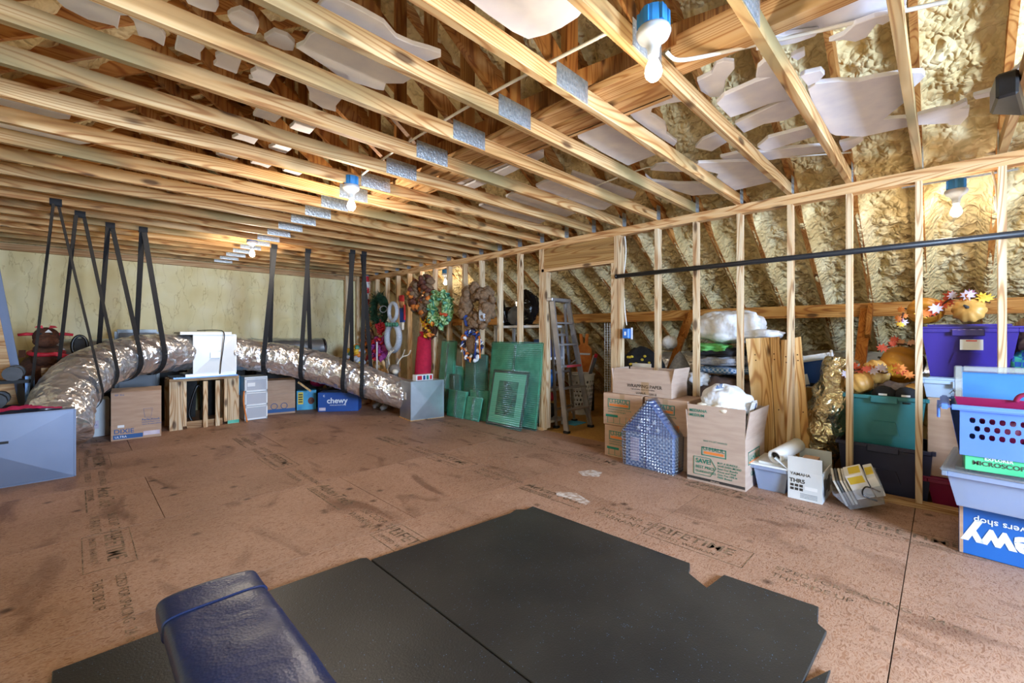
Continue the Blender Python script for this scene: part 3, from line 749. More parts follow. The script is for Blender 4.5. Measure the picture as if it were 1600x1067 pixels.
# ------------------------------------------------------------------ foil duct run: three plenum boxes, two hung ducts, straps
def catmull(pts, n=12):
    P = []
    for i in range(len(pts)-1):
        a = pts[max(i-1, 0)]; b = pts[i]; c = pts[i+1]; d = pts[min(i+2, len(pts)-1)]
        for j in range(n):
            t = j/n; P.append(.5*((2*b)+(c-a)*t+(2*a-5*b+4*c-d)*t*t+(3*b-a-3*c+d)*t**3))
    P.append(pts[-1]); return P
def at_px(x, y, X=None, Y=None):
    return fx(x, y, X) if X is not None else fy(x, y, Y)
def foil_duct(label, pts, r, seed):
    P = catmull(pts, 26); vs = B(); m = len(P); n = 40; up = V((0, 0, 1)); acc = 0
    for i, p in enumerate(P):
        d = (P[min(i+1, m-1)]-P[max(i-1, 0)]).normalized(); a = d.cross(up).normalized(); b = a.cross(d)
        if i: acc += (P[i]-P[i-1]).length
        for j in range(n):
            th = 2*math.pi*j/n; u = a*math.cos(th)+b*math.sin(th)
            q = V((acc*22, math.cos(th)*3+seed, math.sin(th)*3))
            k = r+.014*noise.noise(q)+.010*noise.noise(q*V((.5, 3, 3)).x*1.0)-.012*abs(math.sin(acc*3.3))
            vs.v.append(p+u*k)
    vs.f = [(i*n+j, i*n+(j+1) % n, (i+1)*n+(j+1) % n, (i+1)*n+j) for i in range(m-1) for j in range(n)]
    vs.f += [tuple(range(n))[::-1], tuple(range((m-1)*n, m*n))]
    o = tag(vs.obj('foil_duct', 'foil', smooth=True), label, 'duct', 'foil ducts hung on straps'); return o, P
DLP = [V((-.02, 5.78, .36)), V((.01, 5.98, .54)), V((.06, 6.2, .68)), V((.22, 6.6, .85)), V((.5, 6.96, .97)), V((.8, 7.14, 1.02)), V((1.245, 7.34, 1.02))]
DRP = [V((1.735, 7.34, 1.0)), V((2.16, 7.2, .93)), V((2.62, 6.93, .815)), V((3.1, 6.55, .625)), V((3.32, 6.36, .52)), V((3.76, 5.93, .32))]
Q = lambda p: V((p.x-.0177*p.y, p.y-.017+.0045*p.y, p.z))
DLP = [Q(p) for p in DLP]; DRP = [Q(p) for p in DRP]
foil_duct('crinkled silver duct curving from the left metal box up to the white box', DLP, .252, 1)
foil_duct('crinkled silver duct sloping down from the white box to the galvanised box', DRP, .240, 5)

def strap(label, c, d, top, r, spread=.06, w=.060):
    """black webbing from a chord down round the duct"""
    c, d, top = V(c), V(d).normalized(), V(top); sd = V((d.y, -d.x, 0)).normalized()      # towards the camera side
    t = thing('webbing_strap', label, 'strap', 'black straps holding the ducts')
    def ribbon(pts, wd, name):
        b = B(); n = len(pts)
        for i, p in enumerate(pts):
            tg = (pts[min(i+1, n-1)]-pts[max(i-1, 0)]).normalized()
            wv = d-tg*d.dot(tg); wv = wv.normalized()*wd/2; nn = tg.cross(wv).normalized()*.0015
            b.v += [p-wv-nn, p+wv-nn, p+wv+nn, p-wv+nn]
        b.f = [(i*4+j, i*4+(j+1) % 4, (i+1)*4+(j+1) % 4, (i+1)*4+j) for i in range(n-1) for j in range(4)]
        b.f += [(3, 2, 1, 0), tuple(4*(n-1)+j for j in range(4))]
        b.obj(name, 'black_strap', t)
    u = (sd.cross(d)); u = u if u.z > 0 else -u; k = r+.016
    ribbon([top+d*spread*.5, c+sd*k], w, 'front_strand'); ribbon([top-d*spread*.5, c-sd*k], w, 'back_strand')
    ribbon([c+sd*k*math.cos(a)-u*k*math.sin(a) for a in [math.pi*i/14 for i in range(15)]], w, 'sling')
    for s in (-1, 1):
        B().box(top.x-.04, top.y+s*.026, top.z-.015, top.x+.04, top.y+s*.021, top.z+.045).obj('loop', 'black_strap', t)
def ptop(x, y):
    p = fz(x, y, ZC); k = round((p.y-Y0)/SP); return V((p.x, YK(k), ZC))
for lab, pts, i0, tp, sp in (
    ('leftmost strap pair, round the duct just above the left metal box', DLP, 2, (87, 317), .10),
    ('second strap pair from the left, round the rising duct', DLP, 3, (125, 340), .12),
    ('third strap pair from the left, at the bend of the duct', DLP, 4, (172, 355), .05),
    ('fourth strap pair from the left, beside the white box', DLP, 5, (223, 362), .02),
    ('strap pair right of the white box', DRP, 1, (426, 388), .03),
    ('strap pair over the plain carton, on the sloping duct', DRP, 2, (478, 395), .02),
    ('strap pair over the small dark blue carton', DRP, 3, (544, 397), .03),
    ('rightmost strap pair, lowest on the sloping duct', DRP, 4, (563, 399), .03)):
    c = pts[i0]; d = pts[i0+1]-pts[i0-1]; d.z *= .4
    strap('black webbing '+lab, c, d, ptop(*tp), .25, sp)

def plenum(name, label, x0, x1, y0, y1, z0, z1, m, face='-Y', rot=0, dimple=.02):
    """sheet-metal box; the shown faces are cross-broken (a shallow pyramid crease)"""
    cx, cy = (x0+x1)/2, (y0+y1)/2
    T = Matrix.Translation((cx, cy, 0)) @ Matrix.Rotation(R(rot), 4, 'Z') @ Matrix.Translation((-cx, -cy, 0))
    t = thing(name, label, 'duct box'); t['nudge'] = 1; b = B(T)
    c = [(x0,y0,z0),(x1,y0,z0),(x1,y1,z0),(x0,y1,z0),(x0,y0,z1),(x1,y0,z1),(x1,y1,z1),(x0,y1,z1)]
    b.add(c, [(0,3,2,1),(4,5,6,7),(1,2,6,5),(2,3,7,6),(3,0,4,7)])
    b.obj('casing', m, t); f = B(T)
    f.add([c[0], c[1], c[5], c[4], (cx, y0-dimple, (z0+z1)/2)], [(0,1,4),(1,2,4),(2,3,4),(3,0,4)]); f.obj('front_panel', m, t)
    e = B(T)
    for p, q in ((0,1),(1,5),(5,4),(4,0)): e.bar(V(c[p])+V((0,-.004,0)), V(c[q])+V((0,-.004,0)), .012, .012)
    e.obj('edge_flange', m, t); return t, T
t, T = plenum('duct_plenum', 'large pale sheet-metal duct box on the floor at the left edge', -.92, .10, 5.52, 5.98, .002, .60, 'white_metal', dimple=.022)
B().box(-.62, 5.495, .365, -.29, 5.52, .385).obj('handle_slot', 'black_plastic', t)
t, T = plenum('duct_plenum', 'white metal duct box standing on the timber stand between the ducts', 1.245, 1.735, 7.10, 7.56, .735, 1.262, 'white_metal2', dimple=.02)
B().box(1.10, 7.08, 1.264, 1.68, 7.6, 1.30).obj('top_flange', 'white_metal2', t)
B().box(1.43, 7.06, .95, 1.54, 7.09, 1.02).obj('label_plate', 'galvanised', t)
B().box(1.03, 7.09, .683, 1.76, 7.58, .70).obj('base_tray', 'steel_blue', t); B().box(1.16, 7.1, .70, 1.74, 7.56, .734).obj('base_flange', 'galvanised', t)
B().tube(catmull([V((1.3, 7.2, 1.32)), V((1.5, 7.1, 1.325)), V((1.58, 7.04, 1.29)), V((1.57, 7.03, 1.1)), V((1.55, 7.045, .9)), V((1.54, 7.07, .72))], 6), .006, 6).obj('cord', 'black_plastic', t, smooth=True)
t, T = plenum('duct_plenum', 'galvanised metal duct box on the floor at the low end of the duct', 3.575, 4.105, 5.46, 5.86, .012, .57, 'galvanised', rot=-8, dimple=.010)
B(T).box(3.571, 5.62, .30, 3.574, 5.68, .40).obj('paper_label', 'sticker', t)
B(T).box(3.565, 5.45, 0.001, 4.115, 5.87, .012).obj('timber_skid', 'pine_board', t)
# cloths and a small box lying on the plenums
b = B()
def cl(u, v):
    X = -.42+.44*u; Y = 5.60+.26*v
    return (X, Y, .606+.03*abs(noise.noise(V((u*5, v*5, 1))))+.02*math.sin(math.pi*u))
tag(b.grid(cl, 24, 12).obj('cloth', 'pink_cloth', smooth=True), 'crumpled crimson and pink cloth lying on the left metal box', 'cloth')['nudge'] = 1
t = thing('ornament_box', 'small patterned ornament box lying on the galvanised duct box', 'box'); t['nudge'] = 1
B().box(3.68, 5.56, .571, 3.98, 5.66, .66).obj('carton', 'sticker', t, bevel=.003)
for i, (a, c, m) in enumerate(((.02, .10, 'crimson'), (.12, .16, 'ink_navy'), (.18, .22, 'teal_dark'), (.24, .28, 'crimson'))):
    B().box(3.68+a, 5.5575, .582, 3.68+c, 5.559, .645).obj('print_patch', m, t)
# ------------------------------------------------------------------ cartons, bins and bags
def frame(x0, y0, x1, y1, rot):
    cx, cy = (x0+x1)/2, (y0+y1)/2
    return Matrix.Translation((cx, cy, 0)) @ Matrix.Rotation(R(rot), 4, 'Z') @ Matrix.Translation((-cx, -cy, 0))
def carton(name, label, x0, y0, z0, x1, y1, z1, m='cardboard', flaps=None, rot=0, cat='box', group=None, tape=True):
    T = frame(x0, y0, x1, y1, rot); t = thing(name, label, cat, group); w = .006
    if flaps:
        b = B(T); b.box(x0, y0, z0, x1, y1, z0+w); b.box(x0, y0, z0+w, x0+w, y1, z1); b.box(x1-w, y0, z0+w, x1, y1, z1)
        b.box(x0+w, y0, z0+w, x1-w, y0+w, z1); b.box(x0+w, y1-w, z0+w, x1-w, y1, z1); b.obj('body', m, t)
        for sd, ln, an in flaps:
            c, s = math.cos(R(an))*ln, math.sin(R(an))*ln
            if sd == '-X': pts = [(x0, y0, z1), (x0, y1, z1), (x0-s, y1, z1+c), (x0-s, y0, z1+c)]; off = (w, 0, 0)
            if sd == '+X': pts = [(x1-w, y0, z1), (x1-w, y1, z1), (x1-w+s, y1, z1+c), (x1-w+s, y0, z1+c)]; off = (w, 0, 0)
            if sd == '-Y': pts = [(x0, y0, z1), (x1, y0, z1), (x1, y0-s, z1+c), (x0, y0-s, z1+c)]; off = (0, w, 0)
            if sd == '+Y': pts = [(x0, y1-w, z1), (x1, y1-w, z1), (x1, y1-w+s, z1+c), (x0, y1-w+s, z1+c)]; off = (0, w, 0)
            B(T).prism(pts, off).obj('flap', m, t)
    else:
        B(T).box(x0, y0, z0, x1, y1, z1).obj('body', m, t, bevel=.004)
        if tape:
            ym = (y0+y1)/2
            b = B(T); b.box(x0-.0012, ym-.025, z1-.06, x0-.0004, ym+.025, z1+.001); b.box(x0, ym-.025, z1+.0004, x1, ym+.025, z1+.0014); b.obj('tape', 'packing_tape', t)
    return t, T
def fprint(t, T, x0, s, size, m, y, z, align='LEFT', bold=.01, name='lettering', sx=1, shear=0):
    """print on a face looking at -X; y, z = start of the line"""
    o = T @ V((x0-.002, y, z)); e = (T.to_3x3() @ V((0, -1, 0))); text(s, size, m, o, e, (0, 0, 1), t, align, name, bold, shear, sx)
def uhaul_logo(t, T, x0, y, z, w):
    """green rounded frame, lettering and orange bar; y = left edge, z = bottom, w = width"""
    h = w*.36; b = B(T); k = .007
    for a in ((y, y-w, z, z+k), (y, y-w, z+h-k, z+h), (y, y-k, z, z+h), (y-w+k, y-w, z, z+h)): b.box(x0-.002, a[0], a[2], x0-.0006, a[1], a[3])
    b.obj('logo_frame', 'ink_green', t)
    B(T).box(x0-.002, y-.02, z+.016, x0-.0006, y-w+.02, z+.036).obj('logo_bar', 'ink_orange', t)
    fprint(t, T, x0, 'U-HAUL', w*.22, 'ink_green', y-w/2, z+.045, 'CENTER', .014, sx=1.1)
def uhaul_small(label, x0, y0, z0, x1, y1, z1, rot=0):
    t, T = carton('moving_carton', label, x0, y0, z0, x1, y1, z1, 'cardboard', rot=rot, group='stacked moving cartons', tape=True)
    uhaul_logo(t, T, x0, y1-.055, z1-.145, .25)
    fprint(t, T, x0, 'Recycled boxes built for moving', .02, 'ink_green', y1-.06, z1-.17); fprint(t, T, x0, 'packing and storing again', .02, 'ink_green', y1-.06, z1-.195)
    B(T).box(x0-.002, y1-.03, z1-.245, x0-.0006, y1-.17, z1-.22).obj('print_patch', 'ink_green', t)
    b = B(T)
    for i in range(5): b.box(x0-.002, y1-.05-.07*i, z0+.02, x0-.0006, y1-.05-.07*i-.004, z0+.085+.012*(i % 2))
    b.box(x0-.002, y1-.04, z0+.02, x0-.0006, y0+.06, z0+.023); b.obj('print_lines', 'ink_green', t)
    B(T).box(x0-.002, y0+.14, z0+.03, x0-.0006, y0+.08, z0+.09).obj('print_patch', 'ink_orange', t)
    return t
uhaul_small('brown moving carton with green logo, lower of the left stack', 3.93, 2.10, .001, 4.34, 2.53, .325)
uhaul_small('brown moving carton with green logo, upper of the left stack beside the doorway', 3.95, 2.12, .327, 4.34, 2.56, .655, 2)
uhaul_small('brown moving carton behind the bubble-wrapped house, upper one', 3.95, 1.66, .327, 4.34, 2.085, .655)
uhaul_small('brown moving carton behind the bubble-wrapped house, lower one', 3.97, 1.66, .001, 4.34, 2.08, .325)
t, T = carton('wrapping_paper_carton', 'long open carton printed WRAPPING PAPER on top of the stacked cartons', 3.99, 1.83, .657, 4.34, 2.47, .795, 'cardboard_uhaul', [('-X', .125, -14), ('+X', .12, 10), ('-Y', .15, 12), ('+Y', .12, 8)])
fprint(t, T, 3.99, 'WRAPPING PAPER', .046, 'ink_dark', 2.30, .735, bold=.012, sx=1.0)
fprint(t, T, 3.99, 'CAJA DE PAPEL  BOITE POUR PAPIER', .016, 'ink_dark', 2.26, .712); fprint(t, T, 3.99, 'U-HAUL', .03, 'ink_dark', 2.20, .672, bold=.02); fprint(t, T, 3.99, '|||||||| |||', .026, 'ink_dark', 2.06, .672)
B(T).box(3.988, 2.06, .672, 3.989, 2.14, .794).obj('tape', 'packing_tape', t)
tag(B().tube([(4.17, 1.95, .69), (4.20, 1.88, .83)], .022, 10).obj('paper_roll', 'cream', smooth=True), 'cream paper roll end showing in the open wrapping paper carton', 'paper roll')

# the big open carton of household bits
t, T = carton('moving_carton', 'tall open moving carton stuffed with a white bag, flaps up', 3.80, 1.13, .001, 4.33, 1.60, .41, 'cardboard_uhaul', [('-X', .25, -2), ('+X', .22, 6), ('-Y', .24, 9), ('+Y', .2, 4)])
fprint(t, T, 3.80, 'MEDIANA', .034, 'ink_green', 1.58, .60, bold=.02); fprint(t, T, 3.80, 'MEDIUM', .034, 'ink_green', 1.58, .56, bold=.02)
fprint(t, T, 3.80, 'EASY-TO-LIFT HANDLES', .018, 'ink_green', 1.46, .355)
uhaul_logo(t, T, 3.80, 1.475, .235, .20)
fprint(t, T, 3.80, 'SAVE!', .052, 'ink_green', 1.525, .165, bold=.03); fprint(t, T, 3.80, 'BEST PRICE', .032, 'ink_green', 1.525, .12, bold=.02); fprint(t, T, 3.80, 'GUARANTEED', .026, 'ink_green', 1.525, .085, bold=.02)
b = B(T)
o = [(1.54, .065), (1.54, .215), (1.40, .215), (1.355, .14), (1.40, .065)]
for i in range(5): b.bar((3.799, *o[i]), (3.799, *o[(i+1) % 5]), .003, .006, (1, 0, 0))
b.obj('price_tag_outline', 'ink_green', t)
for i, s in enumerate(('BUY A BUNDLE -', 'SAVE EVEN MORE!', 'Rent Our Bundle', 'Prices and Well', 'Give You 10% in', 'FREE Boxes!')): fprint(t, T, 3.80, s, .023, 'ink_green', 1.345, .185-.024*i, bold=.015, shear=.1)
B(T).box(3.7985, 1.131, .018, 3.7995, 1.599, .04).obj('print_band', 'ink_dark', t); fprint(t, T, 3.798, 'uhaul.com', .018, 'cardboard_uhaul', 1.365, .022, 'CENTER')
y = 1.128
for o_, s_, sz in (((3.90, y, .225), 'U-HAUL', .075), ((3.94, y, .10), 'Cajas', .05)): text(s_, sz, 'ink_green', o_, (1, 0, 0), (0, 0, 1), t, bold=.02)
b = B()
for a in ((3.87, 4.17, .20, .206), (3.87, 4.17, .30, .306), (3.87, 3.876, .2, .306), (4.164, 4.17, .2, .306)): b.box(a[0], y-.0015, a[2], a[1], y, a[3])
b.obj('logo_frame', 'ink_green', t); B().box(3.89, y-.0015, .212, 4.15, y, .222).obj('logo_bar', 'ink_orange', t)
def bag(name, label, c, r, m, seed, amp=.35, cat='bag', flat=None, n=40, fr=3):
    return tag(B().blob(c, r, n, amp, fr, seed, flat=flat).obj(name, m, smooth=True), label, cat)
t = thing('plastic_bag', 'white plastic shopping bag bulging out of the open carton', 'bag')
B().blob((4.06, 1.37, .66), (.20, .205, .165), 56, .20, 2.6, 4).obj('bag', 'white_cloth', t, smooth=True)
text('all.', .06, 'ink_blue', fx(1118, 607, 3.93), (.1, -1, .15), (.6, 0, 1), t, bold=.03)
for i, (dy, dx) in enumerate(((.0, 0), (-.075, .01), (-.14, -.01), (.06, .03))):
    tag(B().blob((3.845+dx, 1.44+dy, .63+.012*(i % 2)), (.033, .05, .03), 16, .25, 3, i).obj('seashell', 'cream', smooth=True), f'cream seashell at the front rim of the open carton, {ORD[(3, 0, 1, 2).index(i)] if 0 else ("left", "second", "third", "far left")[i]} of the row', 'shell', 'shells in the open carton')
t = thing('magazine_bundle', 'bundle of striped papers standing in the right corner of the open carton', 'papers')
for i in range(4): B().bar((4.02+.05*i, 1.20-.004*i, .42), (4.03+.055*i, 1.13+.012*i, .70-.02*(i % 2)), .11, .006, (0, 1, 0)).obj('sheet', ('paper_white', 'ink_navy', 'sticker', 'paper_white')[i], t)

# bubble-wrapped house decoration
t = thing('wrapped_house', 'blue toy house in clear bubble wrap on the floor by the moving cartons', 'decoration')
hx0, hx1, hy0, hy1 = 3.79, 3.925, 1.735, 2.205
B().box(hx0+.01, hy0, .004, hx1, hy1, .33).obj('house_wall', 'plaid_blue', t)
ym = 1.965
B().prism([(hx0, hy0-.02, .33), (hx0, hy1+.02, .33), (hx0, ym, .64)], (.135, 0, 0)).obj('roof', 'ink_blue', t)
def star(c, r):
    return [V((c[0], c[1]+(r if i % 2 == 0 else r*.42)*math.sin(i*math.pi/5), c[2]+(r if i % 2 == 0 else r*.42)*math.cos(i*math.pi/5))) for i in range(10)]
for sy, sz in ((2.06, .385), (1.965, .385), (1.865, .385), (1.965, .47), (2.03, .45), (1.90, .45)):
    B().prism(star((hx0-.004, sy, sz), .026), (.003, 0, 0)).obj('star', 'ink_white', t)
B().box(hx0+.005, 2.06, .06, hx0+.009, 2.15, .28).obj('window_print', 'leaf_lilac', t); B().box(hx0+.005, 1.99, .01, hx0+.009, 2.0, .32).obj('door_line', 'ink_navy', t)
b = B()
pr = [(hx0-.018, hy0-.03, 0.001), (hx0-.018, hy1+.022, .001), (hx0-.018, hy1+.04, .335), (hx0-.018, ym, .668), (hx0-.018, hy0-.04, .335)]
b.prism([pr[1], pr[2], pr[3], pr[4], pr[0]], (.20, 0, 0)); b.obj('bubble_wrap', 'bubble_clear', t, bevel=.012, seg=2, smooth=True)

# blue tub, vinyl roll, white instrument carton, crate of books
def tote(name, label, x0, y0, z0, x1, y1, z1, m, lid=None, taper=.035, rot=0, cat='bin', lidm=None, lip=.018, handle=True, group=None):
    """tapered plastic bin: body, rim, handles, lid"""
    T = frame(x0, y0, x1, y1, rot); t = thing(name, label, cat, group); k = taper; w = .006
    b = B(T); b.frustum((x0+k, y0+k, x1-k, y1-k), (x0, y0, x1, y1), z0, z1)
    b.f = [f for i, f in enumerate(b.f) if i != 1]
    b.frustum((x0+k+w, y0+k+w, x1-k-w, y1-k-w), (x0+w, y0+w, x1-w, y1-w), z0+w, z1-.001); b.f = [f for i, f in enumerate(b.f) if i != 6]
    b.obj('body', m, t)
    r = B(T); h = .028
    for a in ((x0-lip, y0-lip, x1+lip, y0+w), (x0-lip, y1-w, x1+lip, y1+lip), (x0-lip, y0+w, x0+w, y1-w), (x1-w, y0+w, x1+lip, y1-w)): r.box(a[0], a[1], z1-h, a[2], a[3], z1)
    r.obj('rim', m, t, bevel=.003)
    if handle:
        ym = (y0+y1)/2; hw = (y1-y0)*.17
        B(T).box(x0-lip-.012, ym-hw, z1-.055, x0+.006, ym+hw, z1-.006).obj('handle', m, t, bevel=.005)
        B(T).frustum((x0+k*.62-.006, ym-hw*1.1, x0+k*.62+.006, ym+hw*1.1), (x0+k*.38-.006, ym-hw*.8, x0+k*.38+.006, ym+hw*.8), z0+(z1-z0)*.28, z0+(z1-z0)*.52).obj('grip_panel', m, t)
    if lid:
        l = B(T); l.box(x0-lip-.006, y0-lip-.006, z1+.001, x1+lip+.006, y1+lip+.006, z1+.014); l.box(x0+.03, y0+.03, z1+.014, x1-.03, y1-.03, z1+lid); l.obj('lid', lidm or m, t, bevel=.005, seg=2)
    return t, T
t, T = tote('storage_tub', 'small blue tub with white lid on the floor beside the open carton', 3.95, .865, .001, 4.33, 1.115, .20, 'tub_clear', .028, .03, cat='tub', lidm='white_plastic', handle=False)
B(T).blob((4.14, .99, .10), (.15, .095, .085), 20, .3, 4, 3).obj('contents', 'tub_blue', t, smooth=True)
t = thing('vinyl_roll', 'white rolled tube lying on the lid of the blue tub', 'roll')
p, q = V((3.97, .965, .283)), V((4.28, .865, .345))
d = (q-p).normalized(); M3 = d.to_track_quat('Z', 'Y').to_matrix(); L = (q-p).length
B().lathe([(.036, .012), (.052, 0), (.056, .004), (.056, L), (.036, L), (.036, .012)], p, 24, M=M3).obj('roll', 'white_plastic', t, smooth=True)
B().lathe([(0, .03), (.037, .03)], p, 24, M=M3).obj('core', 'black_rough', t)
t, T = carton('instrument_carton', 'white open carton printed YAMAHA on the floor', 3.925, .64, .001, 4.33, .862, .215, 'cardboard_white', [('-X', .115, 4), ('+X', .11, -12), ('+Y', .12, 55), ('-Y', .01, 0)])
fprint(t, T, 3.925, 'YAMAHA', .032, 'ink_dark', .845, .185, bold=.01); fprint(t, T, 3.925, 'THR5', .042, 'ink_dark', .85, .13, bold=.03)
for i in range(2):
    for j in range(3): B(T).box(3.9235, .845-.03*j, .098-.028*i, 3.9245, .822-.03*j, .118-.028*i).obj('print_patch', 'ink_dark', t)
B(T).box(3.9235, .75, .085, 3.9245, .67, .11).obj('paper_label', 'sticker', t)
for i in range(4): B(T).box(3.9235, .78, .05-.01*i, 3.9245, .67-.0, .053-.01*i).obj('print_line', 'grey_plastic', t)
for i in range(4): B().box(3.99+.085*i, .638, .04+.03*(i % 2), 4.05+.085*i, .6395, .17-.02*(i % 2)).obj('print_patch', 'grey_plastic', t)
b = B(); b.box(4.0, .70, .05, 4.2, .80, .29); b.obj('foam_insert', 'cardboard', t)

t = thing('book_crate', 'small clear crate of books and boxes tipped against the bottom plate', 'crate')
Tc = Matrix.Translation((4.10, .37, .012)) @ Matrix.Rotation(R(8), 4, 'Z') @ Matrix.Rotation(R(-24), 4, 'X') @ Matrix.Rotation(R(-10), 4, 'Y')
b = B(Tc); b.frustum((-.11, -.09, .11, .12), (-.15, -.13, .15, .17), .06, .21); b.f = [f for i, f in enumerate(b.f) if i != 1]; b.obj('crate', 'clear_plastic', t)
for i in range(4): B(Tc).box(-.11, .06+.02*i, .09, .11, .073+.02*i, .27+.006*i).obj('book', ('paper_white', 'cream', 'grey_plastic', 'paper_white')[i], t)
B(Tc).box(-.13, -.06, .13, .03, .05, .31).obj('white_box', 'sticker', t, bevel=.003); B(Tc).box(-.1305, -.05, .245, -.132, .04, .295).obj('yellow_print', 'sticker_yellow', t); B(Tc).box(-.11, -.05, .3105, .0, .02, .3125).obj('yellow_print', 'sticker_yellow', t)
B(Tc).box(-.12, -.12, .12, .12, -.065, .26).obj('white_box', 'sticker', t, bevel=.003); B(Tc).box(-.06, -.115, .2605, .06, -.07, .262).obj('yellow_print', 'sticker_yellow', t)
B(Tc).tube(catmull([V((-.13, -.1, .16)), V((-.15, -.04, .22)), V((-.155, .0, .17)), V((-.15, -.06, .11))], 6), .005, 6).obj('cord', 'black_plastic', t)

# stack at the right edge
t, T = carton('pet_food_carton', 'large blue carton standing upside down, printed chewy, at the bottom right', 3.615, -.76, .001, 4.125, -.085, .29, 'box_blue', rot=-5, tape=False)
def fprint_ud(s, size, y, z, bold): text(s, size, 'ink_white', T @ V((3.613, y-.04, z)), T.to_3x3() @ V((0, 1, 0)), (0, 0, -1), t, 'LEFT', bold=bold)
fprint_ud('chewy', .17, -.50, .165, .04); fprint_ud('where pet lovers shop', .05, -.56, .225, .01)
B(T).box(3.6145, -.103, .004, 3.6135, -.088, .288).obj('carton_edge', 'cardboard', t)
t, T = tote('underbed_box', 'shallow clear storage box with white lid on the blue carton', 3.50, -.84, .292, 4.19, -.04, .49, 'tub_clear', .025, .04, -5, cat='tub', lidm='clear_plastic', handle=False)
B(T).box(3.56, -.78, .30, 4.12, -.10, .42).obj('contents', 'paper_white', t, bevel=.02, seg=2); B(T).box(3.4825, -.62, .35, 3.495, -.50, .40).obj('print_patch', 'sticker', t)
t = thing('science_kit', 'flat green box printed MICROSCOPE KIT under the blue basket', 'box')
B().box(3.52, -.60, .517, 3.95, -.085, .598).obj('carton', 'kit_green', t, bevel=.003); text('MICROSCOPE', .034, 'ink_dark', (3.518, -.115, .55), (0, -1, 0), (0, 0, 1), t, bold=.01); text('KIT', .034, 'ink_white', (3.518, -.345, .55), (0, -1, 0), (0, 0, 1), t, bold=.02)
text('EXPLORER', .022, 'ink_white', (3.518, -.16, .582), (0, -1, 0), (0, 0, 1), t, bold=.02)
# laundry basket with punched wall
t = thing('laundry_basket', 'blue plastic laundry basket with rows of holes, right stack', 'basket')
bz0, bz1, bx0, bx1, by0, by1 = .60, .855, 3.46, 3.90, -.76, -.015
HOL = []
def punched(b, o, ex, ez, W_, H_, nx, nz, r, marg_x, z_lo, z_hi, t_):
    """wall panel of cells with octagonal holes, built as ring faces"""
    o, ex, ez = V(o), V(ex), V(ez); nrm = ex.cross(ez).normalized()*t_
    def quad(a, c): pass
    def P(u, v, back): return o+ex*u+ez*v+(nrm if back else V((0, 0, 0)))
    def rect(u0, v0, u1, v1):
        for bk in (0, 1): b.add([P(u0, v0, bk), P(u1, v0, bk), P(u1, v1, bk), P(u0, v1, bk)], [(0, 1, 2, 3)])
    rect(0, 0, W_, z_lo); rect(0, z_hi, W_, H_); rect(0, z_lo, marg_x, z_hi); rect(W_-marg_x, z_lo, W_, z_hi)
    cw = (W_-2*marg_x)/nx; ch = (z_hi-z_lo)/nz
    for j in range(nz):
        sh = cw/2 if j % 2 else 0
        rng = range(nx) if not sh else range(nx-1)
        if sh:
            rect(marg_x, z_lo+j*ch, marg_x+sh, z_lo+(j+1)*ch); rect(W_-marg_x-sh, z_lo+j*ch, W_-marg_x, z_lo+(j+1)*ch)
        for i in rng:
            cu = marg_x+sh+(i+.5)*cw; cv = z_lo+(j+.5)*ch
            ring_o = [(cu+cw/2*a, cv+ch/2*c) for a, c in ((1, .4), (.4, 1), (-.4, 1), (-1, .4), (-1, -.4), (-.4, -1), (.4, -1), (1, -.4))]
            ring_i = [(cu+r*cw*a, cv+r*1.15*ch*c) for a, c in ((1, .5), (.5, 1), (-.5, 1), (-1, .5), (-1, -.5), (-.5, -1), (.5, -1), (1, -.5))]
            for bk in (0, 1):
                vs = [P(*p, bk) for p in ring_o]+[P(*p, bk) for p in ring_i]
                b.add(vs, [(k, (k+1) % 8, 8+(k+1) % 8, 8+k) for k in range(8)])
                cs = [(1, 1), (-1, 1), (-1, -1), (1, -1)]
                for q, (a, c) in enumerate(cs):
                    b.add([P(cu+cw/2*a, cv+ch/2*c, bk), P(*ring_o[q*2], bk), P(*ring_o[q*2+1], bk)], [(0, 1, 2)])
            b.add([P(*p, 0) for p in ring_i]+[P(*p, 1) for p in ring_i], [(k, (k+1) % 8, 8+(k+1) % 8, 8+k) for k in range(8)])
kt = .05
b = B(); punched(b, (bx0+kt, by1-kt, bz0), V((0, -1, 0)), V((-kt/(bz1-bz0), 0, 1)), by1-by0-2*kt, bz1-bz0, 16, 3, .30, .03, .09, .225, .004); b.obj('front_wall', 'blue_basket', t)
b = B()
for a, c in (((bx0+kt, by1-kt), (bx1-kt, by1-kt)), ((bx1-kt, by1-kt), (bx1-kt, by0+kt)), ((bx1-kt, by0+kt), (bx0+kt, by0+kt))):
    g = lambda p: (bx0 if p[0] < (bx0+bx1)/2 else bx1, by1-.012 if p[1] > (by0+by1)/2 else by0)
    b.add([(*a, bz0), (*c, bz0), (*g(c), bz1), (*g(a), bz1)], [(0, 1, 2, 3)])
b.add([(bx0+kt, by1-kt, bz0), (bx1-kt, by1-kt, bz0), (bx1-kt, by0+kt, bz0), (bx0+kt, by0+kt, bz0)], [(0, 1, 2, 3)]); b.obj('basket_wall', 'blue_basket', t)
b = B()
for a in ((bx0-.03, by1-.01, bx1+.03, by1+.03), (bx0-.03, by0-.03, bx1+.03, by0+.01), (bx0-.03, by0, bx0+.01, by1-.011), (bx1-.01, by0, bx1+.03, by1-.011)): b.box(a[0], a[1], bz1, a[2], a[3], bz1+.028)
b.obj('rim', 'blue_basket', t, bevel=.008, seg=2)
B().box(bx0+.0, by1+.028, bz1-.06, bx1-.14, by1+.042, bz1+.02).obj('handle', 'blue_basket', t, bevel=.008, seg=2)
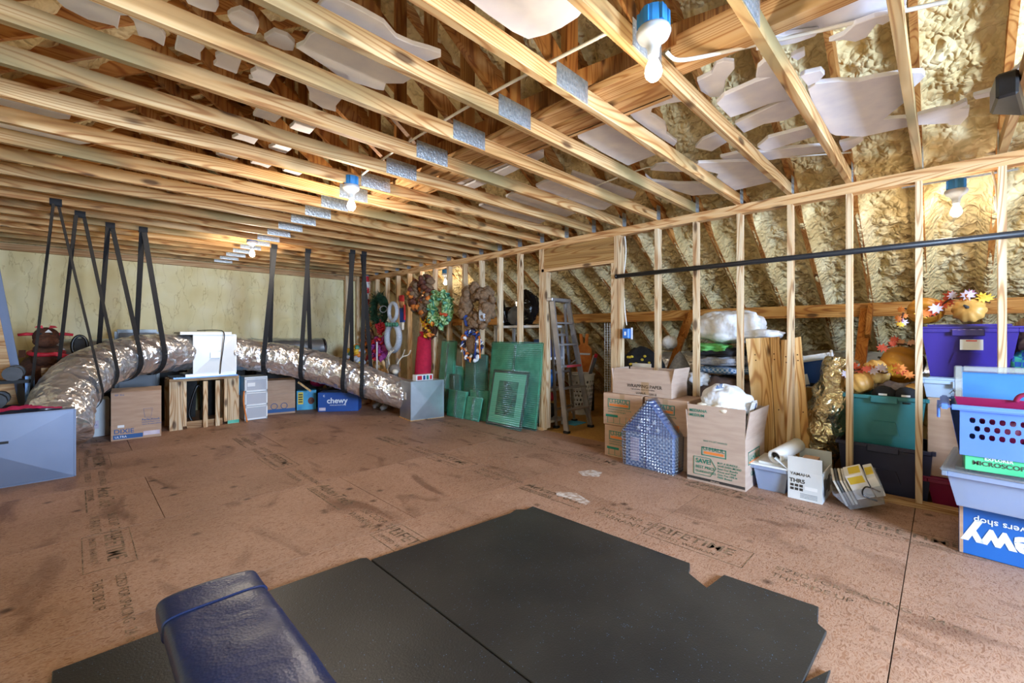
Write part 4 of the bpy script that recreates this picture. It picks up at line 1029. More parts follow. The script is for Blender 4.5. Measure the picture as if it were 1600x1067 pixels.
for i, (yy, m) in enumerate(((-.23, 'maroon_plastic'), (-.41, 'white_cloth'), (-.57, 'maroon_plastic'))):
    B().blob((bx0+.16, yy, bz0+.14), (.085, .095, .11), 18, .15, 3, i).obj('laundry', m, t, smooth=True)
t = thing('tote_tub', 'maroon tub with arched handle sitting inside the blue basket', 'tub')
b = B(); b.frustum((bx0+.07, by0+.08, bx1-.04, by1-.06), (bx0+.03, by0+.05, bx1-.02, by1-.03), .80, .925); b.f = [f for i, f in enumerate(b.f) if i != 1]; b.obj('tub', 'maroon_plastic', t)
B().tube(catmull([V((bx0+.022, -.27, .92)), V((bx0+.015, -.29, .955)), V((bx0+.01, -.37, .975)), V((bx0+.015, -.45, .955)), V((bx0+.022, -.47, .92))], 6), .011, 10).obj('handle', 'maroon_plastic', t, smooth=True)
t = thing('clear_lid', 'clear plastic box lid standing upright inside the blue basket', 'lid')
Tl = Matrix.Translation((3.63, -.345, .83)) @ Matrix.Rotation(R(9), 4, 'Y')
b = B(Tl)
for a in ((-.30, -.265, 0, .26), (.265, .30, 0, .26), (-.265, .265, .225, .26), (-.265, .265, 0, .03)): b.box(-.02, a[0], a[2], .02, a[1], a[3])
b.obj('rim', 'clear_plastic', t, bevel=.006); B(Tl).box(.004, -.265, .03, .008, .265, .225).obj('panel', 'lid_blue', t)

# behind the studs at the right: purple bin on white bin on cartons
t, T = tote('bin', 'x', 4.50, -.38, .001, 4.95, .09, .20, 'maroon_plastic', .015); t.name = 'storage_bin'; t['label'] = 'dark maroon bin on the floor, bottom of the stack under the purple bin'
carton('plain_carton', 'plain brown carton under the white bin, half hidden by the blue basket', 4.50, -.42, .218, 4.95, .085, .80, 'cardboard')
tote('storage_bin', 'pale blue-white bin directly under the purple bin', 4.50, -.36, .802, 4.95, .11, .935, 'paleblue_plastic', .018, .02)
t, T = tote('storage_bin', 'big purple bin with purple lid and white label behind the studs', 4.52, -.37, .955, 5.0, .12, 1.315, 'purple_plastic', .03, .05)
B(T).box(4.508, -.20, 1.16, 4.512, -.085, 1.235).obj('paper_label', 'sticker', t); B(T).box(4.5065, -.17, 1.222, 4.508, -.115, 1.23).obj('label_print', 'crimson', t)
def pumpkin(label, c, r, sq, m, tilt=0, yaw=0, seed=0):
    t = thing('pumpkin', label, 'pumpkin', 'artificial pumpkins'); prof = []
    for i in range(13):
        a = math.pi*i/12; prof.append((r*math.sin(a)*(1+.0*i)+.001, -r*sq*math.cos(a)*(1-.22*math.exp(-((math.sin(a))/.35)**2))))
    M3 = (Matrix.Rotation(R(yaw), 4, 'Z') @ Matrix.Rotation(R(tilt), 4, 'Y')).to_3x3()
    B().lathe(prof, c, 48, rib=.10, nrib=10, M=M3).obj('body', m, t, smooth=True)
    ax = M3 @ V((0, 0, 1)); p = V(c)+ax*r*sq*.74
    B().tube([p, p+ax*.02, p+ax*.045+V((0, .006, 0))], [.014, .010, .008], 8).obj('stem', 'grey_dark', t, smooth=True)
def leaf_pts(s):
    q = [(0, -.9), (.15, -.35), (.7, -.55), (.55, -.15), (1, .1), (.55, .25), (.7, .7), (.25, .5), (0, 1.0), (-.25, .5), (-.7, .7), (-.55, .25), (-1, .1), (-.55, -.15), (-.7, -.55), (-.15, -.35)]
    return [(a*s, c*s, .12*s*abs(a)) for a, c in q]
LEAF = None
def leaves(label, spots, seed, cat='garland', sz=.045, cols=('leaf_red', 'leaf_orange', 'leaf_yellow', 'leaf_plum', 'leaf_lilac')):
    rnd = random.Random(seed); t = thing('leaf_garland', label, cat, 'autumn leaf garlands')
    B().tube(catmull([V(p) for p in spots], 4), .006, 5).obj('vine', 'flower_brown', t)
    k = 0
    for a, c in zip(spots, spots[1:]):
        for i in range(3):
            p = V(a).lerp(V(c), (i+rnd.random()*.6)/3)+V((rnd.uniform(-.04, .01), rnd.uniform(-.02, .02), rnd.uniform(-.005, .04)))
            Ml = Matrix.Translation(p) @ Matrix.Rotation(rnd.uniform(0, 6.28), 4, 'X') @ Matrix.Rotation(R(90)+rnd.uniform(-.7, .7), 4, 'Y') @ Matrix.Rotation(rnd.uniform(0, 6.28), 4, 'Z')
            B(Ml).prism(leaf_pts(sz*rnd.uniform(.8, 1.2)), (0, 0, .0015)).obj('leaf', cols[rnd.randrange(len(cols))], t); k += 1
zt = 1.368
pumpkin('long ribbed orange pumpkin on the purple bin beside the stud', (4.70, .10, zt+.088), .105, 1.1, 'pumpkin', 80, 65)
pumpkin('pale round pumpkin with dark stem on the purple bin, stem facing out', (4.66, -.135, zt+.082), .095, .80, 'pumpkin_pale', -72, -12)
leaves('autumn leaf garland draped between the pumpkins on the purple bin', [(4.60, .13, zt+.04), (4.58, .04, zt+.05), (4.60, -.0, zt+.13), (4.58, -.05, zt+.17), (4.64, -.14, zt+.17), (4.64, -.24, zt+.13)], 3)
leaves('short cluster of orange leaves left of the stud, beside the purple bin', [(4.55, .22, 1.44), (4.55, .24, 1.36), (4.56, .26, 1.33)], 5, sz=.035)
# teal bin of pumpkins on navy bin
tote('storage_bin', 'dark navy bin on the floor under the teal bin', 4.47, .055, .001, 4.98, .62, .40, 'navy_plastic', None, .03)
tote('storage_bin', 'open teal bin heaped with pumpkins and leaves behind the studs', 4.50, .09, .36, 5.0, .575, .785, 'teal_plastic', None, .045)
tag(B().box(4.56, .15, .60, 4.93, .50, .715).obj('packing_pad', 'black_cloth', bevel=.03, seg=2), 'dark cloth filling the teal bin under the pumpkins', 'cloth')
pumpkin('small pale pumpkin at the left front of the teal bin', (4.62, .50, .86), .10, .92, 'pumpkin_pale', 30, 60)
pumpkin('middle pumpkin lying on its side in the teal bin', (4.76, .40, .955), .105, .95, 'pumpkin_pale', 75, 30)
pumpkin('largest dark orange pumpkin at the back of the teal bin', (4.84, .245, 1.02), .155, 1.0, 'pumpkin', 70, 80)
pumpkin('plain tan pumpkin low at the right of the teal bin', (4.62, .155, .82), .075, .9, 'pumpkin_pale', 50, 20)
leaves('plum and red leaf garland over the pumpkins in the teal bin', [(4.58, .60, .90), (4.58, .52, .97), (4.6, .42, .99), (4.57, .33, .96), (4.58, .24, 1.02), (4.6, .20, .93)], 9)
leaves('pale leaf sprays on top of the largest pumpkin in the teal bin', [(4.72, .36, 1.15), (4.72, .27, 1.19), (4.73, .18, 1.18)], 12, sz=.04, cols=('leaf_orange', 'skin_tan', 'leaf_red'))
for i, yy in enumerate((.335, .20)):
    t = thing('black_shoe', 'black shoe with white tag in the teal bin, '+('left one' if i == 0 else 'right one'), 'shoe', 'black shoes in the teal bin')
    B().blob((4.545, yy, .80), (.05, .075, .062), 22, .12, 3, i+4).obj('shoe', 'black_cloth', t, smooth=True)
    B().box(4.488, yy-.022, .79, 4.492, yy+.03, .805).obj('tag', 'sticker', t); B().lathe([(0, .0), (.04, .0), (.04, .012), (0, .012)], (4.535, yy, .735), 16).obj('sole', 'black_plastic', t)
# foil-wrapped duct roll, cooler, plywood crate, pine boards
P = [fx(1313, 560, 4.80), fx(1306, 600, 4.76), fx(1292, 650, 4.70), fx(1284, 690, 4.68), fx(1283, 725, 4.68), fx(1284, 752, 4.68)]
t = thing('insulated_duct', 'gold foil insulated duct sleeve leaning between the studs', 'duct')
B().tube(catmull(P, 8), [.11+.055*math.sin(math.pi*min(1, i/32))-.0012*max(0, i-30)*3 for i in range(41)], 28, amp=.045, seed=3).obj('sleeve', 'foil_gold', t, smooth=True)
text('1" R6', .055, 'ink_dark', fx(1289, 640, 4.53), (.1, -.35, -.95), (0, -.95, .3), t, bold=.01)
t = thing('cooler', 'blue picnic cooler with white lid, tilted behind the pine boards', 'cooler')
c = fx(1273, 585, 5.05)
Tc = Matrix.Translation(c) @ Matrix.Rotation(R(-12), 4, 'X')
B(Tc).frustum((-.13, -.13, .13, .13), (-.15, -.16, .15, .16), -.15, .13).obj('body', 'cooler_blue', t, bevel=.02, seg=2)
B(Tc).box(-.165, -.175, .132, .165, .175, .19).obj('lid', 'white_plastic', t, bevel=.02, seg=2); B(Tc).tube([(-.16, -.19, .10), (-.17, -.2, .18), (-.1, -.19, .20)], .012, 8).obj('handle', 'white_plastic', t)
B(Tc).box(-.152, .03, -.08, -.148, .12, .02).obj('label_print', 'sticker', t)
t = thing('plywood_crate', 'open tan plywood crate under the cooler, behind the stud wall', 'crate')
p, q = fx(1252, 617, 4.85), fx(1320, 622, 4.85); zz = .80
for a in ((4.85, q.y, 4.868, p.y), (5.25, q.y, 5.268, p.y), (4.868, q.y, 5.25, q.y+.018), (4.868, p.y-.018, 5.25, p.y)): B().box(a[0], a[1], .001, a[2], a[3], zz-.03).obj('side', 'osb_yellow', t)
B().prism([fx(1273, 624, 4.846), fx(1279, 624, 4.846), fx(1277, 631, 4.846)], (.002, 0, 0)).obj('mark', 'ink_dark', t)
tag(B().box(4.88, q.y+.03, zz-.10, 5.22, p.y-.03, zz+.01).obj('checked_cloth', 'plaid_black', bevel=.03, seg=2), 'black and white checked cloth in the plywood crate', 'cloth')
def slab(label, pts, X, th, m='pine_board', lean=.06):
    """board leaning on the studs from behind: four pixel corners top-left, top-right, bottom-right, bottom-left"""
    t = thing('pine_board', label, 'board', 'pine boards leaning behind the studs')
    c = [fx(*p, X+(0 if i < 2 else lean)) for i, p in enumerate(pts)]
    B().prism(c, (th, 0, 0)).obj('plank', m, t)
    for k in (.12, .16, .52): 
        p = c[0].lerp(c[3], k).lerp(c[1].lerp(c[2], k), .3+.4*k); B().lathe([(0, 0), (.006, 0)], p-V((.002, 0, 0)), 8, M=Matrix.Rotation(R(-90), 3, 'Y')).obj('nail_hole', 'flower_brown', t)
slab('pale knotty pine board, leftmost behind the open carton', [(1165, 529), (1202, 527), (1214, 745), (1186, 745)], 4.47, .02)
slab('honey-coloured pine board right beside the pale knotty one', [(1203, 527), (1217, 526), (1231, 745), (1215, 745)], 4.465, .03)
slab('narrow pine board directly behind the stud with dark knots', [(1220, 531), (1240, 530), (1256, 752), (1226, 752)], 4.475, .02)
slab('slim pine board leaning right of the knotty stud', [(1241, 528), (1250, 526), (1271, 752), (1256, 752)], 4.50, .04)

# bedding heap behind the studs
def lump(name, label, c, r, m, seed, amp=.22, fr=3, cat='bedding', ex=2.6, n=40):
    """soft rounded slab (superellipsoid) with folds"""
    c, r = V(c), V(r); b = B(); m_ = n//2
    sp = lambda v, e: math.copysign(abs(v)**e, v)
    for i in range(m_+1):
        ph = math.pi*i/m_-math.pi/2
        for j in range(n):
            th = 2*math.pi*j/n; e = 2/ex
            d = V((sp(math.cos(ph), e)*sp(math.cos(th), e), sp(math.cos(ph), e)*sp(math.sin(th), e), sp(math.sin(ph), e)))
            k = 1+amp*noise.noise(d*fr+V((seed*2.3, seed, 0)))+amp*.4*noise.noise(d*fr*2.7+V((seed, 1, seed)))
            b.v.append(c+V((d.x*r.x, d.y*r.y, d.z*r.z))*k)
    b.f = [(i*n+j, i*n+(j+1) % n, (i+1)*n+(j+1) % n, (i+1)*n+j) for i in range(m_) for j in range(n)]
    return tag(b.obj(name, m, smooth=True), label, cat, 'bedding heap behind the studs')
yc = fx(1128, 560, 4.75).y
lump('brown_bag', 'large brown plastic bag at the bottom of the bedding heap', (4.80, yc-.02, .42), (.26, .33, .42), 'brown_bag', 3, .15)
t = lump('blanket', 'blue plaid folded blanket, low in the bedding heap', (4.78, yc-.05, .905), (.26, .30, .045), 'plaid_blue', 5, .10)
lump('bagged_linen', 'grey linen in a clear bag above the plaid blanket', (4.78, yc+.0, 1.0), (.25, .27, .06), 'grey_cloth', 6, .2)
lump('blanket', 'green and black folded blanket under the white comforter', (4.76, yc+.03, 1.085), (.25, .25, .05), 'black_cloth', 7, .2)
lump('blanket_fold', 'bright green fold of fleece showing below the white comforter', (4.66, yc+.06, 1.13), (.17, .17, .045), 'green_cloth', 8, .3)
lump('comforter', 'big white comforter heaped on top of the bedding', (4.80, yc-.05, 1.345), (.24, .31, .165), 'white_cloth', 2, .20, 2.0, n=64)
lump('comforter_tail', 'white cloth trailing from the comforter onto the pine boards', (4.72, yc-.30, 1.27), (.12, .26, .05), 'white_cloth', 12, .15, 2)
lump('shop_bag', 'white and blue printed bag squeezed behind the studs beside the open carton', (4.60, fx(1092, 595, 4.6).y, .80), (.06, .11, .07), 'white_cloth', 14, .3)
# black patterned bag, tan panel, knitted gnome hat right of the doorway
t = thing('floral_bag', 'black bag with gold floral print behind the stud right of the doorway', 'bag')
c = fx(1003, 566, 4.85)
B().blob((c.x, c.y, c.z-.12), (.13, .27, .30), 30, .18, 2.5, 4).obj('bag', 'black_cloth', t, smooth=True)
rnd = random.Random(4)
for i in range(12):
    y = c.y+rnd.uniform(-.16, .16); z = c.z+rnd.uniform(-.05, .09); B().blob((c.x-.125+abs(y-c.y)*.25, y, z), (.01, .022, .016), 8).obj('print_flower', 'sticker_yellow', t)
lump('bag_support', 'dark sack under the floral bag behind the stacked cartons', (4.86, c.y+.05, .28), (.16, .2, .28), 'grey_dark', 9, .1, cat='bag')
p = fx(1000, 572, 4.62); tag(B().bar((4.60, p.y, .50), (4.66, p.y, p.z+.03), .24, .015, (1, 0, 0)).obj('tan_panel', 'cream', bevel=.004), 'cream panel standing behind the wrapping paper carton', 'panel')
t = thing('knitted_gnome', 'grey knitted gnome hat with a fluffy pompom beside the brace', 'decoration')
c = fx(1062, 575, 5.0)
B().lathe([(.19, -.9), (.20, -.25), (.16, -.08), (.10, .05), (.05, .15), (0, .2)], c, 24, rib=.03, nrib=24).obj('hat', 'grey_cloth', t, smooth=True)
B().blob(fx(1046, 535, 5.0), (.085, .085, .085), 20, .2, 6, 3).obj('pompom', 'white_cloth', t, smooth=True)
lump('foil_bag', 'silver crinkled bag between the brace and the bedding heap', (5.42, fx(1082, 570, 5.42).y, .50), (.18, .2, .5), 'foil', 21, .2, cat='bag')
# long grey insulated duct lying at the foot of the slope
t = thing('insulated_duct', 'long grey foil duct lying low under the sloping foam', 'duct')
B().tube(catmull([V((6.35, 3.0, .80)), V((6.3, 2.0, .85)), V((6.3, 1.0, .88)), V((6.35, 0, .85)), V((6.3, -1.5, .8))], 10), .2, 20, amp=.03).obj('sleeve', 'foil', t, smooth=True)
for y in (2.6, 1.2, -.4): B().box(6.2, y-.03, .0, 6.4, y+.03, .66).obj('support', 'web_wood', t)
# right edge odds
lump('burlap_sack', 'brown burlap sack at the right edge behind the last stud', (4.72, -.52, 1.22), (.16, .18, .20), 'burlap', 31, .25, cat='bag')
lump('tartan_cloth', 'blue tartan scarf hanging at the right edge', (4.60, -.45, 1.0), (.08, .12, .16), 'plaid_tartan', 33, .3, cat='cloth')
lump('grey_pile', 'grey blanket heap under the tartan scarf at the right edge', (4.78, -.62, .44), (.22, .19, .44), 'grey_cloth', 34, .1)
# ------------------------------------------------------------------ doorway: ladder, shelves, basket
t = thing('step_ladder', 'aluminium step ladder standing open in the doorway', 'ladder')
A = {'FL': (V((4.50, 3.42, .002)), V((4.45, 3.62, 1.70))), 'FR': (V((5.03, 3.42, .002)), V((4.78, 3.62, 1.70))),
     'BL': (V((4.66, 3.72, .002)), V((4.47, 3.66, 1.68))), 'BR': (V((5.20, 3.82, .002)), V((4.76, 3.66, 1.68)))}
for k, (p, q) in A.items():
    B().bar(p, q, .07 if k[0] == 'F' else .03, .026, (1, 0, 0)).obj('front_rail' if k[0] == 'F' else 'rear_rail', 'aluminium', t)
for i in range(1, 6):
    f = i/6+.0; a, c = A['FL'][0].lerp(A['FL'][1], f), A['FR'][0].lerp(A['FR'][1], f)
    B().bar(a, c, .085, .022).obj('step', 'aluminium', t)
    if i == 3: B().bar(a+V((.1, -.046, .0)), c+V((-.02, -.046, .0)), .008, .03).obj('step_pad', 'ladder_red', t)
    if i in (1, 3, 5): B().bar(A['BL'][0].lerp(A['BL'][1], f*.9), A['BR'][0].lerp(A['BR'][1], f*.9), .02, .03).obj('rear_brace', 'aluminium', t)
for s in ('L', 'R'):
    a, c = A['F'+s][0].lerp(A['F'+s][1], .02), A['F'+s][0].lerp(A['F'+s][1], .165); o = A['FL'][0].lerp(A['FR'][0], .5)
    B().bar(a, c.lerp(V((o.x, c.y, c.z)), .3), .012, .02).obj('knee_brace', 'aluminium', t)
    B().bar(A['F'+s][0].lerp(A['F'+s][1], .55), A['B'+s][0].lerp(A['B'+s][1], .5), .01, .02).obj('spreader', 'aluminium', t)
    for e in 'FB': B().box(*(A[e+s][0]+V((-.03, -.035, -.001))), *(A[e+s][0]+V((.03, .035, .03)))).obj('foot', 'rubber_foot', t)
B().box(4.41, 3.585, 1.70, 4.82, 3.72, 1.745).obj('top_cap', 'aluminium', t, bevel=.008)
tag(B().box(4.95, 3.62, .001, 5.22, 3.86, .012).obj('blue_board', 'box_sky', bevel=.003), 'flat blue board on the floor behind the ladder feet', 'board')

t = thing('shelf_unit', 'white open shelf unit behind the studs left of the ladder', 'shelf')
sy0, sy1, sx0, sx1 = 3.79, 4.80, 4.52, 4.95
for z in (.06, .49, .92, 1.36): B().box(sx0, sy0, z, sx1, sy1, z+.035).obj('shelf_board', 'shelf_white', t, bevel=.003)
for x in (sx0+.02, sx1-.02):
    for y in (sy0+.02, sy1-.02): B().box(x-.018, y-.018, .0005, x+.018, y+.018, 1.36).obj('leg', 'shelf_white', t)
def lumpy(name, label, c, r, m, seed, cat, amp=.25, fr=3): return tag(B().blob(c, r, 28, amp, fr, seed, flat=r[2]*.92).obj(name, m, smooth=True), label, cat)
lumpy('rubbish_bag', 'tall glossy black plastic bag on top of the white shelf unit', (4.76, 4.34, 1.655), (.16, .16, .26), 'black_gloss', 5, 'bag', .4)
lumpy('rubbish_bag', 'silver-grey plastic bag leaning on the black bags on the shelf unit', (4.60, 4.42, 1.53), (.08, .13, .14), 'grey_plastic', 7, 'bag', .35)
tag(B().lathe([(0, 0), (.085, 0), (.10, .28), (.09, .28), (.075, .02)], (4.74, 4.70, 1.397), 20).obj('black_planter', 'black_plastic', smooth=True), 'black bucket on the left of the shelf unit top', 'bucket')
tag(B().box(4.84, 4.52, 1.397, 4.94, 4.62, 1.64).obj('dark_carton', 'flower_brown', bevel=.005), 'dark brown box beside the black bucket on the shelf unit', 'box')
t = thing('film_roll', 'glossy black rolled film tilted against the bags on the shelf unit', 'roll')
B().tube([(4.56, 4.57, 1.445), (4.55, 4.66, 1.76)], .045, 14).obj('roll', 'black_gloss', t, smooth=True); B().bar((4.51, 4.575, 1.44), (4.505, 4.66, 1.75), .01, .01).obj('edge_strip', 'white_plastic', t)
for i, (y, z, m, w, h, lab) in enumerate(((3.92, .527, 'outlet_blue', .20, .26, 'blue bundled bag on the middle shelf beside the ladder'), (4.3, .527, 'grey_dark', .3, .28, 'dark grey tub on the middle shelf of the white unit'),
        (3.95, .957, 'ink_navy', .22, .24, 'navy box with white print on the upper shelf beside the ladder'), (4.4, .957, 'box_sky', .2, .2, 'light blue tin on the upper shelf of the white unit'),
        (3.92, .097, 'black_rough', .24, .22, 'black case on the bottom shelf beside the ladder'), (4.35, .097, 'cardboard', .3, .3, 'brown box on the bottom shelf of the white unit'))):
    if i in (0, 4): tag(B().blob((4.72, y, z+h/2), (.15, w/2, h/2), 22, .2, 3, i, flat=h/2).obj('stored_bundle', m, smooth=True), lab, 'bag')
    else: tag(B().box(4.58, y-w/2, z, 4.88, y+w/2, z+h).obj('stored_box', m, bevel=.01), lab, 'box')
tag(B().blob((4.70, 3.90, .40), (.10, .09, .07), 18, .3, 3, 2).obj('red_bag', 'crimson', smooth=True), 'red pouch on the black case at the bottom of the shelf unit', 'bag')
# perforated white laundry hamper with rolls of gift wrap
t = thing('laundry_hamper', 'tall white laundry hamper with oval holes behind the ladder', 'basket')
hc = fz(908, 640); hc = V((hc.x*.955, hc.y*.955, .002)); nz, nt = 9, 22
b = B(); 
def hp(i, z): 
    r = .155+.055*z/.62; a = 2*math.pi*i/nt; return V((hc.x+r*math.cos(a), hc.y+r*math.sin(a), hc.z+z))
for j in range(nz):
    for i in range(nt):
        s = .5*(j % 2); z0_, z1_ = .62*j/nz, .62*(j+1)/nz
        c4 = [hp(i+s, z0_), hp(i+1+s, z0_), hp(i+1+s, z1_), hp(i+s, z1_)]; ce = sum(c4, V())/4
        if j in (0, nz-1): b.add(c4, [(0, 1, 2, 3)]); continue
        out = []; 
        for q in range(4): out += [c4[q], (c4[q]+c4[(q+1) % 4])/2]
        inn = [ce+(p-ce)*(.5 if k % 2 == 0 else .62) for k, p in enumerate(out)]
        b.add(out+inn, [(k, (k+1) % 8, 8+(k+1) % 8, 8+k) for k in range(8)])
b.obj('mesh_wall', 'white_plastic', t)
B().tube([hp(i, .63) for i in range(nt)], .014, 8, closed=True).obj('rim', 'white_plastic', t, smooth=True); B().lathe([(0, .002), (.15, .002), (.15, .012), (0, .012)], hc, 22).obj('base', 'white_plastic', t)
for i, (dx, dy, m, lab) in enumerate(((.06, -.10, 'crimson', 'red roll of gift wrap leaning in the hamper'), (.10, -.05, 'sticker', 'white roll of gift wrap leaning in the hamper'), (.0, -.12, 'grey_plastic', 'silver roll of gift wrap leaning in the hamper'))):
    tag(B().tube([hc+V((-.02+dx*.3, .05, .03)), hc+V((.12+dx, -.05+dy*1.2, .95-.03*i))], .026, 12).obj('gift_wrap_roll', m, smooth=True), lab, 'paper roll', 'rolls in the hamper')
# things behind the ladder
t = thing('bunny_sign', 'orange wooden rabbit figure behind the laundry hamper', 'decoration')
c = fx(912, 545, 6.0)
B().prism([c+V((0, y, z)) for y, z in ((-.15, -.5), (.15, -.5), (.15, .0), (.07, .08), (.09, .25), (.04, .25), (.02, .1), (-.02, .1), (-.04, .25), (-.09, .25), (-.07, .08), (-.15, .0))], (.02, 0, 0)).obj('figure', 'orange', t)
B().box(c.x-.003, c.y-.13, c.z-.10, c.x-.001, c.y+.13, c.z-.07).obj('sash', 'sticker', t); B().box(5.95, c.y-.14, .001, 6.1, c.y+.14, c.z-.5).obj('stand', 'black_rough', t)
t = thing('wire_rack', 'white wire shelf panel standing right behind the door jamb', 'rack')
p, q = fx(945, 505, 5.3), fx(957, 640, 5.3); b = B()
for i in range(4): b.tube([(5.3, p.y+(q.y-p.y)*i/3, .001), (5.3, p.y+(q.y-p.y)*i/3, p.z)], .004, 6)
for i in range(40): b.tube([(5.3, p.y, .03+i*(p.z-.04)/40), (5.3, q.y, .03+i*(p.z-.04)/40)], .0022, 5)
b.obj('wire_grid', 'white_plastic', t)
lumpy('storage_heap', 'dark bags on the eaves floor between hamper and wire rack', (5.9, 3.3, .22), (.35, .35, .24), 'black_rough', 3, 'bag')
tag(B().box(5.5, 2.95, .001, 5.9, 3.15, .25).obj('red_crate', 'crimson', bevel=.01), 'red crate on the eaves floor seen through the doorway', 'crate')

# ------------------------------------------------------------------ bubble-wrapped pictures leaning on the studs
def wrapped(label, px, xb, xt, th=.045, core='teal_mid', name='wrapped_picture', frame_=False):
    """leaning flat parcel; px = bottom-left x, bottom-right x, top-left x, top-right x, top y (pixels); xb, xt = wall distance at foot and head"""
    bl, br = fx(px[0], 600, xb), fx(px[1], 600, xb); tl, tr = fx(px[2], px[4], xt), fx(px[3], px[4], xt)
    zt_ = (tl.z+tr.z)/2
    c = [V((xb, bl.y, .004)), V((xb, br.y, .004)), V((xt, tr.y, zt_)), V((xt, tl.y, zt_))]
    t = thing(name, label, 'wrapped picture', 'pictures in green bubble wrap'); n = (c[1]-c[0]).cross(c[3]-c[0]).normalized()
    if n.x < 0: n = -n
    ctr = sum(c, V())/4
    inn = [ctr+(p-ctr)*.96+n*.008 for p in c]
    B().prism(inn, n*(th-.016)).obj('panel', core, t)
    if frame_:
        m1 = [ctr+(p-ctr)*.88+n*.004 for p in c]; B().prism(m1, n*.003).obj('mat_board', 'mat_board', t)
        ux, uz = (c[1]-c[0]).normalized(), (c[3]-c[0]).normalized(); w_, h_ = (c[1]-c[0]).length, (c[3]-c[0]).length
        o = ctr+n*.002; pw, ph = w_*.27, h_*.30
        B().prism([o-ux*pw-uz*ph, o+ux*pw-uz*ph, o+ux*pw+uz*ph, o-ux*pw+uz*ph], n*.001).obj('print', 'picture_print', t)
        pts = [o+n*-.001+ux*pw*.62*math.cos(a)*(1+.2*math.sin(3*a))+uz*ph*.8*math.sin(a) for a in [i*math.pi/10 for i in range(20)]]
        B().prism(pts, n*.0008).obj('print_shape', 'teal_dark', t)
    B().prism(c, n*th).obj('bubble_wrap', 'green_wrap', t, bevel=.010, seg=2, smooth=True)
    if frame_: return
    b = B(); b.bar(ctr-(c[3]-c[0])*.46+n*-.002, ctr+(c[3]-c[0])*.46+n*-.002, .05, .0015, n); b.obj('packing_tape', 'green_wrap', t)
wrapped('tall leaning parcel in green bubble wrap with wavy top, left of the sports wreath', (681, 703, 690, 711, 532), 4.20, 4.33, .06, 'teal_mid')
wrapped('low green-wrapped picture behind the small dark parcel', (702, 724, 703, 724, 571), 4.27, 4.335, .04)
wrapped('dark green-wrapped parcel right of the galvanised box, behind the two smallest', (700, 716, 702, 718, 584), 4.21, 4.26, .04, 'teal_dark')
wrapped('wide dark teal parcel under the sports wreath', (724, 757, 727, 760, 553), 4.22, 4.32, .06, 'teal_dark')
wrapped('biggest flat parcel in green bubble wrap beside the door jamb', (758, 836, 768, 849, 534), 4.24, 4.33, .05, 'teal_mid')
wrapped('small green-wrapped parcel, left of the two in front', (697, 722, 701, 729, 609), 4.07, 4.18, .06, 'teal_mid')
wrapped('small green-wrapped parcel, right of the two in front, behind its twin', (735, 758, 733, 763, 608), 4.17, 4.26, .05, 'teal_mid')
wrapped('smallest green-wrapped parcel lying foremost beside the framed print', (725, 747, 730, 754, 620), 4.09, 4.18, .03, 'teal_mid')
wrapped('dark-framed print in green bubble wrap leaning on the biggest parcel', (758, 813, 771, 827, 578), 4.09, 4.20, .035, 'frame_dark', 'framed_print', True)

# ------------------------------------------------------------------ wreaths and ornaments on the studs
def wreath(label, c, Ro, r, core, bits, seed, n=90, bs=.05, kind='ruffle', group='wreaths on the stud wall', cat='wreath', arc=1.0, squash=1):
    """ring facing the room: hidden core, and tufts, ruffles or petals in one or more colours"""
    c = V(c); rnd = random.Random(seed); t = thing('wreath', label, cat, group)
    ring = [c+V((0, Ro*math.sin(a), Ro*squash*math.cos(a))) for a in [2*math.pi*i/28*arc for i in range(28)]]
    B().tube(ring, r*.55, 8, closed=arc == 1.0).obj('ring', core, t, smooth=True)
    for m in bits:
        b = B()
        for i in range(n//len(bits)):
            a = rnd.uniform(0, 2*math.pi*arc); q = rnd.uniform(0, 2*math.pi); rr = r*rnd.uniform(.5, 1)
            p = c+V((-abs(math.sin(q))*rr, (Ro+rr*math.cos(q))*math.sin(a), squash*(Ro+rr*math.cos(q))*math.cos(a)))
            Mx = (Matrix.Rotation(rnd.uniform(0, 6.28), 4, 'X') @ Matrix.Rotation(rnd.uniform(-1, 1), 4, 'Y') @ Matrix.Rotation(rnd.uniform(0, 6.28), 4, 'Z'))
            if kind == 'needle':
                for k in range(5):
                    d = Mx.to_3x3() @ V((rnd.uniform(-.5, .5), rnd.uniform(-.5, .5), 1)).normalized(); s_ = d.orthogonal().normalized()*.006
                    b.add([p-s_, p+s_, p+d*bs*1.4], [(0, 1, 2)])
            elif kind == 'ruffle':
                b.blob(p, (bs*.25, bs, bs*.7), 10, .4, 3, i, M=Mx.to_3x3())
            else: b.blob(p, (bs*.6, bs, bs*.8), 12, .3, 3, i, M=Mx.to_3x3())
        o = b.obj({'needle': 'needles', 'ruffle': 'ruffles', 'puff': 'bows'}[kind], m, t, smooth=kind != 'needle'); o['kind'] = 'stuff'
    return t
XH = XW-.11
wreath('autumn wreath of burlap bows and red berries, topmost on the studs', fx(662, 462, XH), .22, .13, 'burlap', ['burlap', 'burlap', 'fall_red', 'fall_red', 'burlap', 'leaf_orange'], 1, 110, .07, 'puff')
t = wreath('shiny green mesh wreath with orange picks', fx(690, 483, XH), .23, .10, 'mesh_teal', ['mesh_green', 'mesh_green', 'mesh_teal', 'mesh_green'], 2, 120, .06, 'ruffle')
b = B(); [b.blob(fx(690+i*3, 490+i, XH-.1), (.03, .05, .03), 8) for i in range(3)]; b.obj('picks', 'leaf_red', t)
t = wreath('tan burlap bubble wreath with striped bow', fx(748, 480, XH), .24, .11, 'burlap', ['burlap', 'burlap', 'burlap'], 3, 70, .085, 'puff')
b = B(); [b.blob(fx(751+i*2, 492, XH-.12), (.03, .025, .09), 10) for i in range(4)]; b.obj('striped_bow', 'wicker_white', t, smooth=True)
